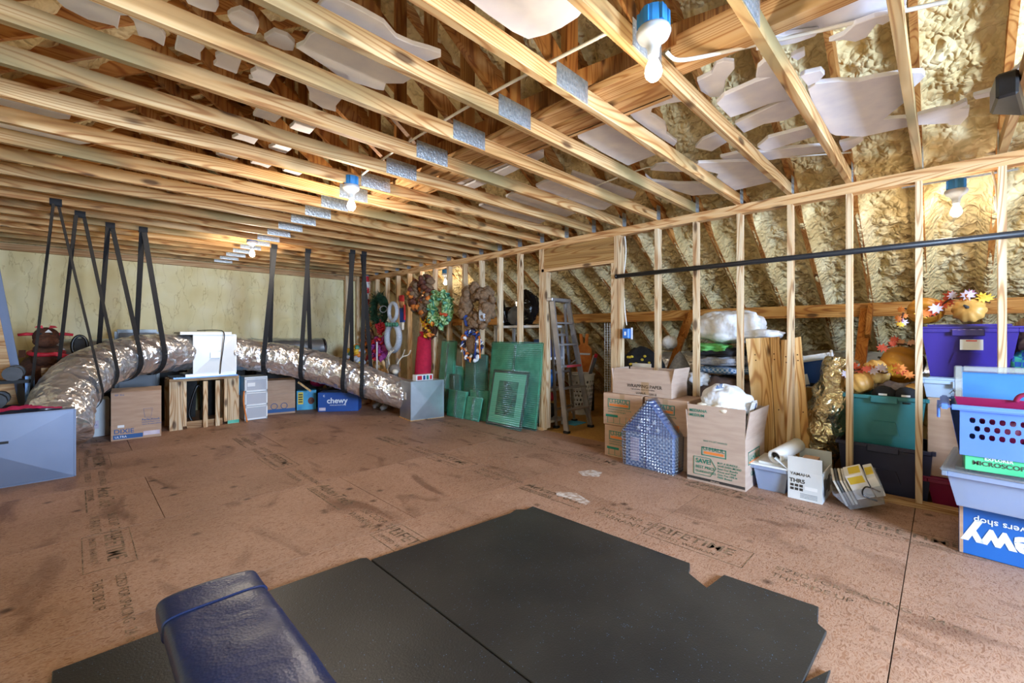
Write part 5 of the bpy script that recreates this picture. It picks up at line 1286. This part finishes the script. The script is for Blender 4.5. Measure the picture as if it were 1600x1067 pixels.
b = B(); [b.blob(fx(728+i, 497+4*i, XH-.1), (.04, .05, .05), 10) for i in range(3)]; b.obj('blue_bow', 'sport_blue', t, smooth=True)
t = wreath('blue, white and orange sports wreath with ribbon tails', fx(738, 540, XH), .19, .05, 'navy_plastic', ['sport_blue', 'navy_plastic', 'sticker', 'orange'], 4, 70, .05, 'ruffle')
B().blob(fx(737, 537, XH-.03), (.03, .13, .14), 20, .2, 3, 2).obj('burlap_centre', 'burlap', t, smooth=True)
for i, (x, m) in enumerate(((744, 'sport_blue'), (749, 'orange'))): B().bar(fx(x, 525, XH-.07), fx(x-2+3*i, 560, XH-.07), .03, .004, (1, 0, 0)).obj('ribbon_tail', m, t)
def sunflower(label, c, s):
    t = thing('sunflower', label, 'flower', 'sunflowers on the stud wall'); c = V(c)
    for i in range(16):
        a = 2*math.pi*i/16; d = V((0, math.sin(a), math.cos(a))); e = V((0, d.z, -d.y))
        B().prism([c+d*s*.35-e*s*.12, c+d*s*.7-e*s*.14+V((-.01, 0, 0)), c+d*s, c+d*s*.7+e*s*.14+V((-.01, 0, 0)), c+d*s*.35+e*s*.12], (.006, 0, 0)).obj('petal', 'flower_yellow', t)
    B().blob(c, (.03, s*.45, s*.45), 16).obj('flower_head', 'flower_brown', t, smooth=True)
sunflower('yellow sunflower hanging under the topmost autumn wreath', fx(662, 497, XH-.02), .125)
t = wreath('ragged sunflower swag below the green mesh wreath', fx(674, 513, XH-.02), .12, .07, 'flower_brown', ['flower_yellow', 'flower_brown', 'orange'], 8, 60, .05, 'ruffle', cat='swag')
wreath('dark green pine wreath near the far corner', fx(594, 484, XH), .24, .10, 'pine_green', ['pine_green', 'pine_green'], 9, 420, .08, 'needle')
t = thing('ring_snowman', 'snowman made of two white wicker rings hanging near the far corner', 'decoration')
for i, (y, rr, tr_) in enumerate(((487, .14, .036), (527, .215, .055))):
    c = fx(614, y, XH-.12); B().tube([c+V((0, rr*math.sin(a), rr*1.12*math.cos(a))) for a in [2*math.pi*k/32 for k in range(32)]], tr_, 10, closed=True).obj('wicker_ring', 'wicker_white', t, smooth=True)
b = B(); [b.blob(fx(604+4*i, 507, XH-.18), (.03, .045, .04), 10, .3, 3, i) for i in range(5)]; b.obj('scarf', 'mesh_teal', t, smooth=True)
c = fx(599, 483, XH-.12); B().tube([c+V((0, .13*math.sin(a), .06*math.cos(a))) for a in [2*math.pi*k/24 for k in range(24)]], .008, 6, closed=True).obj('hat_brim', 'wicker_white', t)
wreath('magenta poinsettia wreath low near the far corner', fx(595, 545, XH), .17, .11, 'magenta', ['magenta', 'magenta', 'crimson'], 12, 80, .06, 'ruffle')
wreath('rust and gold autumn swag beside the magenta wreath', fx(577, 532, XH), .13, .09, 'fall_red', ['fall_red', 'leaf_orange', 'burlap'], 13, 70, .055, 'ruffle', squash=1.6, cat='swag')
wreath('dark red poinsettia cluster under the pine wreath', fx(596, 512, XH-.05), .07, .06, 'crimson', ['crimson'], 14, 36, .05, 'ruffle', cat='swag')
t = thing('tinsel_garland', 'red and white banded tinsel garland hanging in the far corner', 'garland')
top, bot = fx(572, 432, XW-.12), fx(573, 494, XW-.12)
for i in range(7):
    rnd = random.Random(i); a = top.lerp(bot, i/7); c = top.lerp(bot, (i+1)/7); b = B()
    b.tube([a, c], .05, 8)
    for k in range(80):
        p = a.lerp(c, rnd.random()); d = V((rnd.uniform(-1, 1), rnd.uniform(-1, 1), rnd.uniform(-.6, .6))).normalized(); s_ = d.orthogonal().normalized()*.008; b.add([p-s_, p+s_, p+d*.11], [(0, 1, 2)])
    b.obj('tinsel_band', ('crimson', 'sticker')[i % 2], t)
t = thing('nutcracker_figure', 'painted wooden patriot figure with white hair between the studs', 'figure')
c = fx(630, 485, XW-.04)
B().box(c.x-.03, c.y-.07, c.z-.22, c.x, c.y+.08, c.z+.05).obj('coat', 'sport_blue', t, bevel=.006); B().box(c.x-.035, c.y-.09, c.z-.18, c.x-.002, c.y-.07, c.z+.1).obj('red_trim', 'crimson', t)
B().blob((c.x-.02, c.y+.01, c.z+.12), (.04, .07, .08), 16).obj('head', 'skin_tan', t, smooth=True); B().box(c.x-.05, c.y-.05, c.z+.16, c.x, c.y+.07, c.z+.28).obj('hat', 'crimson', t, bevel=.01); B().box(c.x-.04, c.y-.03, c.z-.36, c.x, c.y+.05, c.z-.222).obj('boots', 'cream', t)
t = thing('red_fabric_roll', 'tall crimson fabric bag tied at the top standing by the studs', 'bag')
p0, p1 = fx(660, 600, XW-.16), fx(663, 527, XW-.10)
B().tube([V((p0.x, p0.y, .002)), V((p0.x, p0.y, .25)), p0.lerp(p1, .5), p1, p1+V((0, 0, .04)), p1+V((.0, 0, .10))], [.12, .135, .13, .12, .05, .10], 20, amp=.03).obj('bag', 'red_cloth', t, smooth=True)
# antlered plush reindeer
t = thing('plush_reindeer', 'grey plush reindeer with pale antlers sitting behind the duct', 'soft toy')
c = V((3.96, 6.72, 0))
B().blob((c.x, c.y, .27), (.15, .17, .265), 22, .08, 3, 2, flat=.262).obj('body', 'grey_plush', t, smooth=True); B().tube([c+V((0, 0, .42)), c+V((-.02, -.08, .58)), c+V((-.05, -.16, .66))], [.10, .085, .07], 14).obj('neck', 'grey_plush', t, smooth=True)
hd = B().blob(c+V((-.08, -.22, .68)), (.085, .13, .085), 18).obj('head', 'grey_plush', t, smooth=True); B().blob(c+V((-.12, -.32, .65)), (.05, .06, .045), 14).obj('muzzle', 'cream', t, smooth=True)
for s in (-1, 1):
    e = c+V((-.08+.07*s, -.18, .76)); B().blob(e+V((.03*s, .03, .02)), (.02, .05, .09), 12).obj('ear', 'grey_plush', t, smooth=True)
    B().tube(catmull([e, e+V((.06*s, -.06, .12)), e+V((.12*s, -.16, .16)), e+V((.11*s, -.25, .24))], 5), .011, 8).obj('antler', 'cream', t, smooth=True)
    B().tube(catmull([e+V((.06*s, -.06, .12)), e+V((.05*s, -.14, .20)), e+V((.03*s, -.2, .25))], 5), .009, 8).obj('antler', 'cream', t, smooth=True)
    B().tube([c+V((-.10, .10*s, .16)), c+V((-.2, .12*s, .06)), c+V((-.28, .13*s, .035))], [.06, .05, .035], 10).obj('leg', 'grey_plush', t, smooth=True)
# santa plate, leaf heap, pole, chair frame behind the duct
t = thing('santa_plaque', 'round painted Santa face plaque behind the duct', 'decoration')
c = fx(577, 568, 4.0)
B().blob(c, (.03, .14, .14), 24).obj('beard', 'sticker', t, smooth=True); B().prism([c+V((-.025, y, z)) for y, z in ((-.13, .04), (.13, .04), (.10, .12), (.02, .17), (-.16, .10), (-.2, .0))], (.03, 0, 0)).obj('hat', 'crimson', t); B().blob(c+V((-.02, 0, .0)), (.025, .075, .05), 16).obj('face', 'skin_tan', t, smooth=True)
B().box(c.x-.01, c.y-.05, .001, c.x+.03, c.y+.05, c.z-.1).obj('stand', 'grey_dark', t)
tag(B().tube([fx(589, 590, 3.85)*V((1, 1, 0)), V((fx(589, 590, 3.85).x, fx(589, 590, 3.85).y, fx(589, 534, 3.85).z))], .014, 8).obj('white_pole', 'white_plastic', smooth=True), 'thin white plastic pole standing behind the duct near the Santa plaque', 'pole')
t = thing('folding_chair', 'light wooden folding chair frame behind the duct', 'chair')
c = V((4.08, 7.25, 0))
for s in (-1, 1): B().bar(c+V((.16, .2*s, .002)), c+V((-.1, .2*s, .80)), .03, .04).obj('leg', 'pine_board', t); B().bar(c+V((-.16, .17*s, .002)), c+V((.12, .17*s, .5)), .03, .04).obj('leg', 'pine_board', t)
for z, x in ((.74, -.08), (.62, -.04)): B().bar(c+V((x, -.21, z)), c+V((x, .21, z)), .015, .05).obj('back_slat', 'pine_board', t)
B().box(c.x-.16, c.y-.18, .44, c.x+.14, c.y+.18, .465).obj('seat', 'pine_board', t)
wreath('heap of faded flowers and leaves behind the sloping duct', V((3.68, 7.65, .88)), .14, .14, 'burlap', ['leaf_yellow', 'wicker_white', 'leaf_orange', 'mesh_teal'], 22, 80, .07, 'puff', cat='flowers', group='ornaments behind the duct', squash=.6)
carton('plain_carton', 'brown carton carrying the faded flowers behind the duct', 3.45, 7.4, .001, 3.95, 7.95, .72, 'cardboard_dark')

# ------------------------------------------------------------------ along the end wall
t = thing('insulated_duct', 'long dull grey duct lying on bins along the end wall', 'duct')
B().tube(catmull([V((-.2, 8.35, 1.04)), V((1, 8.38, 1.03)), V((2.4, 8.4, 1.02)), V((3.5, 8.42, 1.02))], 14), .17, 20, amp=.02).obj('sleeve', 'galvanised', t, smooth=True)
B().lathe([(.172, 0), (.172, .05), (.15, .05)], (3.46, 8.42, 1.02), 20, M=Matrix.Rotation(R(90), 3, 'Y')).obj('black_collar', 'black_plastic', t, smooth=True)
for i in range(6): tote('storage_bin', f'black storage bin under the grey end-wall duct, {ORD[i]} from the left', -.35+.64*i, 8.1, .001, .2+.64*i, 8.62, .80, 'black_rough', .02, .03, group='black bins along the end wall')
# moose rocker
t = thing('moose_rocker', 'brown plush moose ride-on toy with red antlers and scarf', 'toy')
c = V((-.10, 7.35, 0))
B().blob(c+V((0, .12, .80)), (.27, .34, .25), 26, .06, 3, 2).obj('body', 'brown_plush', t, smooth=True); B().tube([c+V((0, -.05, .92)), c+V((0, -.12, 1.12))], [.13, .105], 16).obj('neck', 'brown_plush', t, smooth=True)
B().blob(c+V((0, -.15, 1.24)), (.11, .115, .11), 22).obj('head', 'brown_plush', t, smooth=True); B().blob(c+V((0, -.25, 1.19)), (.105, .08, .065), 18).obj('muzzle', 'brown_plush', t, smooth=True)
for s in (-1, 1):
    B().tube([c+V((.08*s, -.15, 1.27)), c+V((.15*s, -.16, 1.272)), c+V((.215*s, -.16, 1.262))], [.016, .019, .015], 10).obj('antler', 'crimson', t, smooth=True)
    B().prism([c+V((.02*s, -.2, 1.335)), c+V((.09*s, -.2, 1.345)), c+V((.07*s, -.2, 1.365)), c+V((.03*s, -.2, 1.37))], (0, .02, 0)).obj('red_tuft', 'crimson', t); B().blob(c+V((.04*s, -.245, 1.275)), (.014, .012, .014), 10).obj('eye', 'black_plastic', t, smooth=True)
    B().tube(catmull([c+V((.2*s, -.42, .10)), c+V((.2*s, -.2, .03)), c+V((.2*s, .2, .02)), c+V((.2*s, .48, .1))], 5), .018, 8).obj('rocker', 'black_rough', t)
    for yy in (-.14, .30): B().tube([c+V((.17*s, yy, .68)), c+V((.2*s, yy, .05))], [.08, .05], 12).obj('leg', 'black_rough', t, smooth=True)
B().tube([c+V((.135*math.cos(a), -.09+.13*math.sin(a), 1.06+.02*math.sin(a))) for a in [2*math.pi*k/20 for k in range(20)]], .024, 8, closed=True).obj('scarf', 'crimson', t, smooth=True)
B().prism([c+V((.06, -.22, 1.07)), c+V((.20, -.21, 1.03)), c+V((.21, -.2, .98)), c+V((.05, -.22, 1.03))], (0, .02, 0)).obj('scarf_tail', 'crimson', t)
B().prism([c+V((-.01, -.262, 1.29)), c+V((.05, -.262, 1.29)), c+V((.02, -.262, 1.325))], (0, .01, 0)).obj('white_blaze', 'sticker', t)
# gym kit at the left edge
t = thing('weight_rack', 'black dumbbell rack with grey dumbbells behind the left metal box', 'rack')
for x in (-.66, -.20):
    B().box(x-.03, 6.35, .001, x+.03, 6.42, .86).obj('post', 'steel_blue', t); B().box(x-.03, 6.15, .001, x+.03, 6.7, .04).obj('foot', 'black_rough', t)
for z in (.55, .80): B().box(-.68, 6.28, z, -.18, 6.48, z+.03).obj('rack_shelf', 'black_rough', t)
for i, (x, z) in enumerate(((-.52, .90), (-.30, .90), (-.40, .65))):
    d = thing('dumbbell', 'grey dumbbell on the rack at the left edge, '+('top left', 'top right', 'lower shelf')[i], 'dumbbell', 'dumbbells'); 
    B().tube([(x, 6.2, z), (x, 6.56, z)], .015, 8).obj('bar', 'steel_dark', d)
    for y in (6.22, 6.50): B().tube([(x, y-.05, z), (x, y+.05, z)], .068, 12).obj('weight_plate', 'grey_dark', d)
t = thing('leaning_board', 'tall white-painted board leaning at the left edge against the end wall side', 'board')
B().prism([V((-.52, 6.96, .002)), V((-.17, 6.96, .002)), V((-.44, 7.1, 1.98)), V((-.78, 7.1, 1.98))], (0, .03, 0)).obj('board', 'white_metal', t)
B().box(-.30, 6.985, 1.02, -.25, 7.03, 1.10).obj('cutout', 'flower_brown', t)
tag(B().prism([V((-.42, 6.80, .002)), V((-.22, 6.80, .002)), V((-.46, 6.9, 1.70)), V((-.64, 6.9, 1.70))], (0, .02, 0)).obj('leaning_plank', 'lumber_x'), 'bare wood plank leaning in front of the white board at the left edge', 'board')
tag(B().prism([V((-.12, 6.55, .002)), V((0, 6.55, .002)), V((-.02, 6.63, .92)), V((-.13, 6.63, .92))], (0, .02, 0)).obj('short_plank', 'lumber_x'), 'short wood offcut standing between the dumbbells and the moose', 'board')
tag(B().lathe([(0, 0), (.12, 0), (.14, .55), (.13, .55), (.11, .02)], (-.02, 6.95, .001), 20).obj('waste_bin', 'skin_tan', smooth=True), 'small pinkish waste bin behind the left duct', 'bin')
# behind the duct bend
t = thing('suitcase', 'black suitcase with grey lid peeking over the duct bend', 'suitcase')
B().box(.52, 7.95, .12, 1.0, 8.08, 1.335).obj('shell', 'black_plastic', t, bevel=.03, seg=2); B().box(.56, 7.935, .2, .96, 7.949, 1.29).obj('panel', 'grey_plastic', t, bevel=.005); B().box(.55, 7.95, .001, .65, 8.08, .119).obj('wheel', 'black_rough', t)
t = thing('black_chair_back', 'black oval chair back poking up behind the duct', 'chair')
c = V((.18, 7.75, 0)); B().tube([c+V((.07*math.cos(a), 0, 1.12+.13*math.sin(a))) for a in [2*math.pi*k/20 for k in range(20)]], .018, 8, closed=True).obj('back_ring', 'black_plastic', t, smooth=True)
B().box(c.x-.05, c.y-.012, 1.02, c.x+.05, c.y+.012, 1.22).obj('back_panel', 'black_rough', t); B().bar(c+V((0, 0, .002)), c+V((0, 0, 1.02)), .04, .03).obj('post', 'black_plastic', t)

# timber stand under the white duct box
t = thing('timber_stand', 'rough timber stand of posts carrying the white duct box', 'stand')
x0, x1, y0, y1, zt_ = 1.0, 1.79, 7.16, 7.62, .64
for x in (x0, x1-.14):
    for y in (y0, y1-.04): B().box(x, y, .001, x+.14, y+.038, zt_).obj('post', 'lumber_x' if 0 else 'stud_wood', t)
for x in (x0+.145, x1-.18): B().box(x, y0+.002, .04, x+.036, y0+.09, zt_).obj('post', 'stud_wood', t)
for y in (y0+.04, y1-.08): B().box(x0+.002, y, zt_+.001, x1-.002, y+.038, zt_+.04).obj('rail', 'lumber_x', t)
B().box(x0, y0, zt_+.001, x1, y0+.038, zt_+.04).obj('rail', 'lumber_x', t); B().box(x0+.19, y0+.045, .001, x1-.19, y0+.083, .09).obj('rail', 'lumber_x', t)
for y in (y0+.15, y0+.35): B().box(x0, y, zt_+.001, x1, y+.09, zt_+.04).obj('rail', 'lumber_x', t)
for x in (1.36, 1.50): B().box(x, y0-.04, .001, x+.05, y0-.002, zt_-.01).obj('slat', 'stud_wood', t)
B().box(x1-.14, y0-.002, .005, x1, y0-.0005, .05).obj('green_tape', 'teal_mid', t)
tag(B().tube(catmull([V((1.28, 7.35, .05)), V((1.24, 7.36, .2)), V((1.33, 7.35, .55)), V((1.40, 7.36, .4)), V((1.38, 7.35, .06)), V((1.6, 7.38, .03))], 7), .016, 8).obj('black_hose', 'black_plastic', smooth=True), 'black hose looped under the timber stand', 'hose')
tag(B().tube(catmull([V((1.84, 7.12, .45)), V((1.83, 7.10, .3)), V((1.85, 7.08, .12)), V((1.86, 7.04, .012))], 7), .010, 8).obj('orange_cord', 'orange', smooth=True), 'orange cord hanging between the timber stand and the drawer tower', 'cord')

# cartons and drawers on the floor along the duct
t, T = carton('cup_carton', 'large brown carton printed with a cup on the floor under the duct', .44, 6.93, .001, .905, 7.33, .575, 'cardboard', rot=-6, tape=False)
def yprint(t, T, y0, s, size, m, x, z, align='LEFT', bold=.01, sx=1): text(s, size, m, T @ V((x, y0-.002, z)), T.to_3x3() @ V((1, 0, 0)), (0, 0, 1), t, align, 'lettering', bold, 0, sx)
yprint(t, T, 6.93, 'DIXIE', .075, 'ink_blue', .465, .085, bold=.012); B(T).box(.46, 6.9285, .02, .73, 6.9295, .07).obj('print_band', 'ink_blue', t); B(T).box(.735, 6.9285, .035, .89, 6.9295, .085).obj('print_band', 'leaf_lilac', t)
yprint(t, T, 6.93, 'ULTRA', .035, 'ink_white', .475, .033); yprint(t, T, 6.93, 'PerfecTouch', .033, 'ink_blue', .72, .215, bold=.015); yprint(t, T, 6.93, 'Insulated Paper Cups', .02, 'ink_blue', .72, .19); yprint(t, T, 6.93, 'Vasos de papel aislados', .02, 'ink_blue', .72, .165)
b = B(T); o = [(.735, .36), (.82, .36), (.805, .25), (.75, .25)]
for i in range(4): b.bar((o[i][0], 6.9285, o[i][1]), (o[(i+1) % 4][0], 6.9285, o[(i+1) % 4][1]), .002, .003, (0, 1, 0))
b.obj('cup_drawing', 'ink_blue', t); B(T).box(.50, 6.9283, .155, .56, 6.9293, .185).obj('paper_label', 'sticker', t); yprint(t, T, 6.93, 'GP  Pro', .026, 'ink_blue', .475, .535)
for s, x in ((1, .67),): B(T).prism([V((.44, 6.94, .576)), V((.905, 6.94, .576)), V((.905, 7.1, .61)), V((.44, 7.1, .61))], (0, .004, .004)).obj('flap', 'cardboard', t)
t, T = carton('pale_carton', 'pale grey-white carton behind the left duct end, left of the cup carton', .12, 7.42, .001, .44, 7.75, .46, 'cardboard_white', tape=False)
B(T).box(.22, 7.4185, .10, .34, 7.4195, .20).obj('print_patch', 'leaf_lilac', t); yprint(t, T, 7.4185, 'FRAGILE', .025, 'ink_blue', .235, .14)
t = thing('drawer_tower', 'white plastic tower of three clear drawers on the floor', 'drawers')
x0, x1, y0, y1 = 1.875, 2.175, 7.20, 7.56
b = B(); b.box(x0, y0+.02, .001, x0+.012, y1, .62); b.box(x1-.012, y0+.02, .001, x1, y1, .62); b.box(x0, y1-.012, .001, x1, y1, .62); b.box(x0, y0+.02, .62, x1, y1, .64)
for z in (.005, .21, .415): b.box(x0, y0+.02, z, x1, y1, z+.012)
b.obj('frame', 'white_plastic', t)
for i, z in enumerate((.02, .225, .43)):
    d = B().box(x0+.014, y0+.006, z, x1-.014, y0+.012, z+.18).obj('drawer', 'drawer_clear', t); b = B()
    for a in ((x0+.004, x1-.004, z-.004, z+.012), (x0+.004, x1-.004, z+.172, z+.186), (x0+.004, x0+.018, z, z+.18), (x1-.018, x1-.004, z, z+.18)): b.box(a[0], y0, a[2], a[1], y0+.006, a[3])
    b.obj('drawer_frame', 'white_plastic', d)
    for k in range(3): B().blob((x0+.08+.07*k, y0+.13, z+.06), (.05, .09, .05), 12, .3, 3, k+i*3).obj('drawer_contents', ('magenta', 'leaf_lilac', 'tub_blue')[(k+i) % 3], d, smooth=True)
B().box(x0+.03, y0-.002, .50, x0+.13, y0-.0005, .555).obj('paper_label', 'sticker', t)
tag(B().box(1.80, 7.42, .36, 1.868, 7.62, .66).obj('blue_case', 'box_sky', bevel=.008), 'slim light blue case between the timber stand and drawer tower', 'case')
t, T = carton('plain_carton', 'plain tan carton with blue wave print beside the drawer tower', 2.27, 7.44, .001, 2.68, 7.8, .54, 'cardboard', rot=-12, tape=False)
B(T).box(2.271, 7.4385, .03, 2.679, 7.4395, .085).obj('print_band', 'ink_blue', t); b = B(T)
for x in (2.38, 2.52): b.tube([(x+.045*math.cos(a), 7.438, .13+.045*math.sin(a)) for a in [2*math.pi*k/18 for k in range(18)]], .005, 5, closed=True)
b.obj('print_rings', 'ink_blue', t); B(T).box(2.27, 7.4388, .325, 2.68, 7.4396, .331).obj('crease', 'packing_tape', t)
t, T = carton('toy_carton', 'small sky-blue printed box between the tan carton and the dark blue carton', 2.76, 7.55, .001, 3.06, 7.78, .325, 'box_sky', rot=-20, tape=False)
B(T).box(2.78, 7.548, .10, 2.86, 7.5495, .30).obj('yellow_print', 'sticker_yellow', t)
for i in range(4): B(T).box(2.79, 7.5465, .13+.04*i, 2.85, 7.5475, .15+.04*i).obj('print_line', 'ink_dark', t)
B(T).blob((2.98, 7.55, .15), (.05, .002, .06), 12).obj('print_shape', 'fall_red', t)
t, T = carton('pet_food_carton', 'small dark blue carton printed chewy under the sloping duct', 2.95, 7.0, .001, 3.58, 7.33, .315, 'box_navy', rot=-35, tape=False)
yprint(t, T, 7.0, 'chewy', .125, 'ink_white', 3.25, .14, 'CENTER', .025); yprint(t, T, 7.0, 'where pet lovers shop', .028, 'ink_white', 3.26, .10, 'CENTER'); B(T).box(2.97, 6.9985, .02, 3.07, 6.9995, .07).obj('paper_label', 'leaf_lilac', t)
yprint(t, T, 7.0, 'c', .07, 'ink_white', 3.03, .245, bold=.01)
t = thing('tricycle', 'dark red tricycle with pale wheel half hidden under the duct', 'tricycle')
c = V((3.30, 7.55, .42))
B().tube([c+V((.10*math.cos(a), 0, .10*math.sin(a))) for a in [2*math.pi*k/24 for k in range(24)]], .018, 8, closed=True).obj('tyre', 'black_rough', t, smooth=True); b = B()
for k in range(6): b.bar(c, c+V((.09*math.cos(k*1.047), 0, .09*math.sin(k*1.047))), .012, .012, (0, 1, 0))
b.obj('spokes', 'paleblue_plastic', t); B().tube([c, c+V((-.15, .1, .10)), c+V((-.25, .12, .05))], .022, 8).obj('frame', 'maroon_plastic', t); B().blob(c+V((-.18, .1, .03)), (.16, .08, .09), 16).obj('body', 'maroon_plastic', t, smooth=True)
B().box(c.x-.2, c.y+.02, .001, c.x+.1, c.y+.2, .319).obj('stand', 'black_rough', t)
tag(B().bar((2.66, 7.35, .50), (2.84, 7.30, .34), .03, .03).obj('wood_stick', 'pine_board'), 'short wood stick poking out under the sloping duct', 'stick')
tag(B().box(2.2, 7.85, .001, 2.9, 8.05, .70).obj('black_footlocker', 'black_rough', bevel=.01), 'dark trunk in the shade behind the cartons under the duct', 'trunk')

# ------------------------------------------------------------------ mats and bench in front
def matp(label, pts, th=.016):
    a = sum(pts[j][0]*pts[(j+1) % len(pts)][1]-pts[(j+1) % len(pts)][0]*pts[j][1] for j in range(len(pts)))
    if a < 0: pts = pts[::-1]
    return tag(B().prism([(x, y, .0022) for x, y in pts], (0, 0, th)).obj('rubber_mat', 'rubber_mat', bevel=.003), label, 'mat', 'rubber floor mats')
px_ = lambda l: [tuple(fz(x, y, .016)[:2]) for x, y in l]
a = [(1.165, 2.265)]+px_([(797, 802), (806, 796), (822, 796), (832, 791), (1078, 880), (1078, 888), (1076, 895), (1104, 918), (1131, 898), (1279, 948), (1278, 974), (1292, 986), (1254, 1067)])
matp('large black blue-flecked rubber mat with notched edges, on the right', a+[(2.0, .30), (1.165, .30), (1.165, 1.0)])
b_ = px_([(572, 876), (566, 876), (430, 926), (160, 1032)])
matp('black rubber mat under the weight bench, on the left', [(1.158, 2.30), (1.13, 2.32), (.70, 2.345), (-.06, 2.36), (-.06, .5), (1.158, .5)])
t = thing('weight_bench', 'navy vinyl weight bench pad in the foreground, end wrapped with a seam', 'bench')
X0, X1, YE, ZP, TH = .175, .440, 1.725, .465, .075
def pad(name, y0, y1, inf, m, parent, r=.03):
    b = B(); n = 40; L = 48; ring = []
    def prof(v):                                       # rounded rectangle cross-section
        w, h = (X1-X0)/2+inf, TH/2+inf; a = 2*math.pi*v; e = .42
        return V((w*math.copysign(abs(math.cos(a))**e, math.cos(a)), 0, h*math.copysign(abs(math.sin(a))**e, math.sin(a))))
    for i in range(L+1):
        y = y0+(y1-y0)*i/L; de = min(abs(y1-y), .05)/.05 if y1 == YE+inf else 1
        k = 1-.5*(1-de)**2.2
        for j in range(n):
            p = prof(j/n); p = V(((X0+X1)/2+p.x*(1-(1-k)*.28), y, ZP-TH/2+p.z*k))
            if p.z > ZP-TH/2: p.z += .006*noise.noise(V((p.x*9, y*9, 2)))-.004*math.cos((p.x-(X0+X1)/2)*9)*0
            b.v.append(p)
    b.f = [(i*n+j, i*n+(j+1) % n, (i+1)*n+(j+1) % n, (i+1)*n+j) for i in range(L) for j in range(n)]+[tuple(range(n))[::-1], tuple(range(L*n, (L+1)*n))]
    return b.obj(name, m, parent, smooth=True)
pd = pad('pad', .62, YE, 0, 'navy_vinyl', t); pad('end_wrap', YE-.16, YE+.004, .004, 'navy_vinyl', t)
B().box(X0+.03, .66, ZP-TH-.02, X1-.03, YE-.02, ZP-TH-.001).obj('backing_board', 'black_rough', t)
B().box((X0+X1)/2-.03, .7, ZP-TH-.085, (X0+X1)/2+.03, YE-.06, ZP-TH-.021).obj('frame_rail', 'steel_dark', t)
for y in (.8, YE-.25):
    B().box((X0+X1)/2-.025, y-.025, .06, (X0+X1)/2+.025, y+.025, ZP-TH-.086).obj('leg', 'steel_dark', t); B().box((X0+X1)/2-.18, y-.025, .0205, (X0+X1)/2+.18, y+.025, .059).obj('foot', 'steel_dark', t)
B().tube([(X0+.06, YE+.006, ZP-TH+.01), (X1-.06, YE+.006, ZP-TH+.01)], .016, 10).obj('red_grip', 'maroon_plastic', t, smooth=True)
tag(B().prism([fz(x, y, .001) for x, y in ((868, 768), (900, 770), (922, 784), (915, 789), (890, 779), (870, 774))], (0, 0, .0006)).obj('paint_smear', 'smear'), 'white paint smear on the floor in front of the mats', 'stain')
tag(B().prism([fz(x, y, .001) for x, y in ((903, 737), (925, 734), (941, 738), (936, 745), (910, 743))], (0, 0, .0006)).obj('paint_smear', 'smear'), 'pale paint smear on the floor by the bubble-wrapped house', 'stain')

NUDGE = set('plush_reindeer folding_chair moose_rocker weight_rack dumbbell leaning_board leaning_plank short_plank waste_bin suitcase black_chair_back timber_stand black_hose orange_cord cup_carton pale_carton drawer_tower blue_case toy_carton tricycle wood_stick black_footlocker step_ladder shelf_unit blue_board rubbish_bag black_planter dark_carton film_roll stored_bundle stored_box red_bag'.split())
for o in list(bpy.data.objects):
    if not o.parent and o.get('category'):
        n = o.name.split('.')[0]; l = o['label']
        if n in NUDGE or 'under the sloping duct' in l or 'end-wall duct' in l or 'along the end wall' in l or 'beside the drawer tower' in l or 'carrying the faded flowers' in l: o['nudge'] = 1
flush_texts(); finalize()
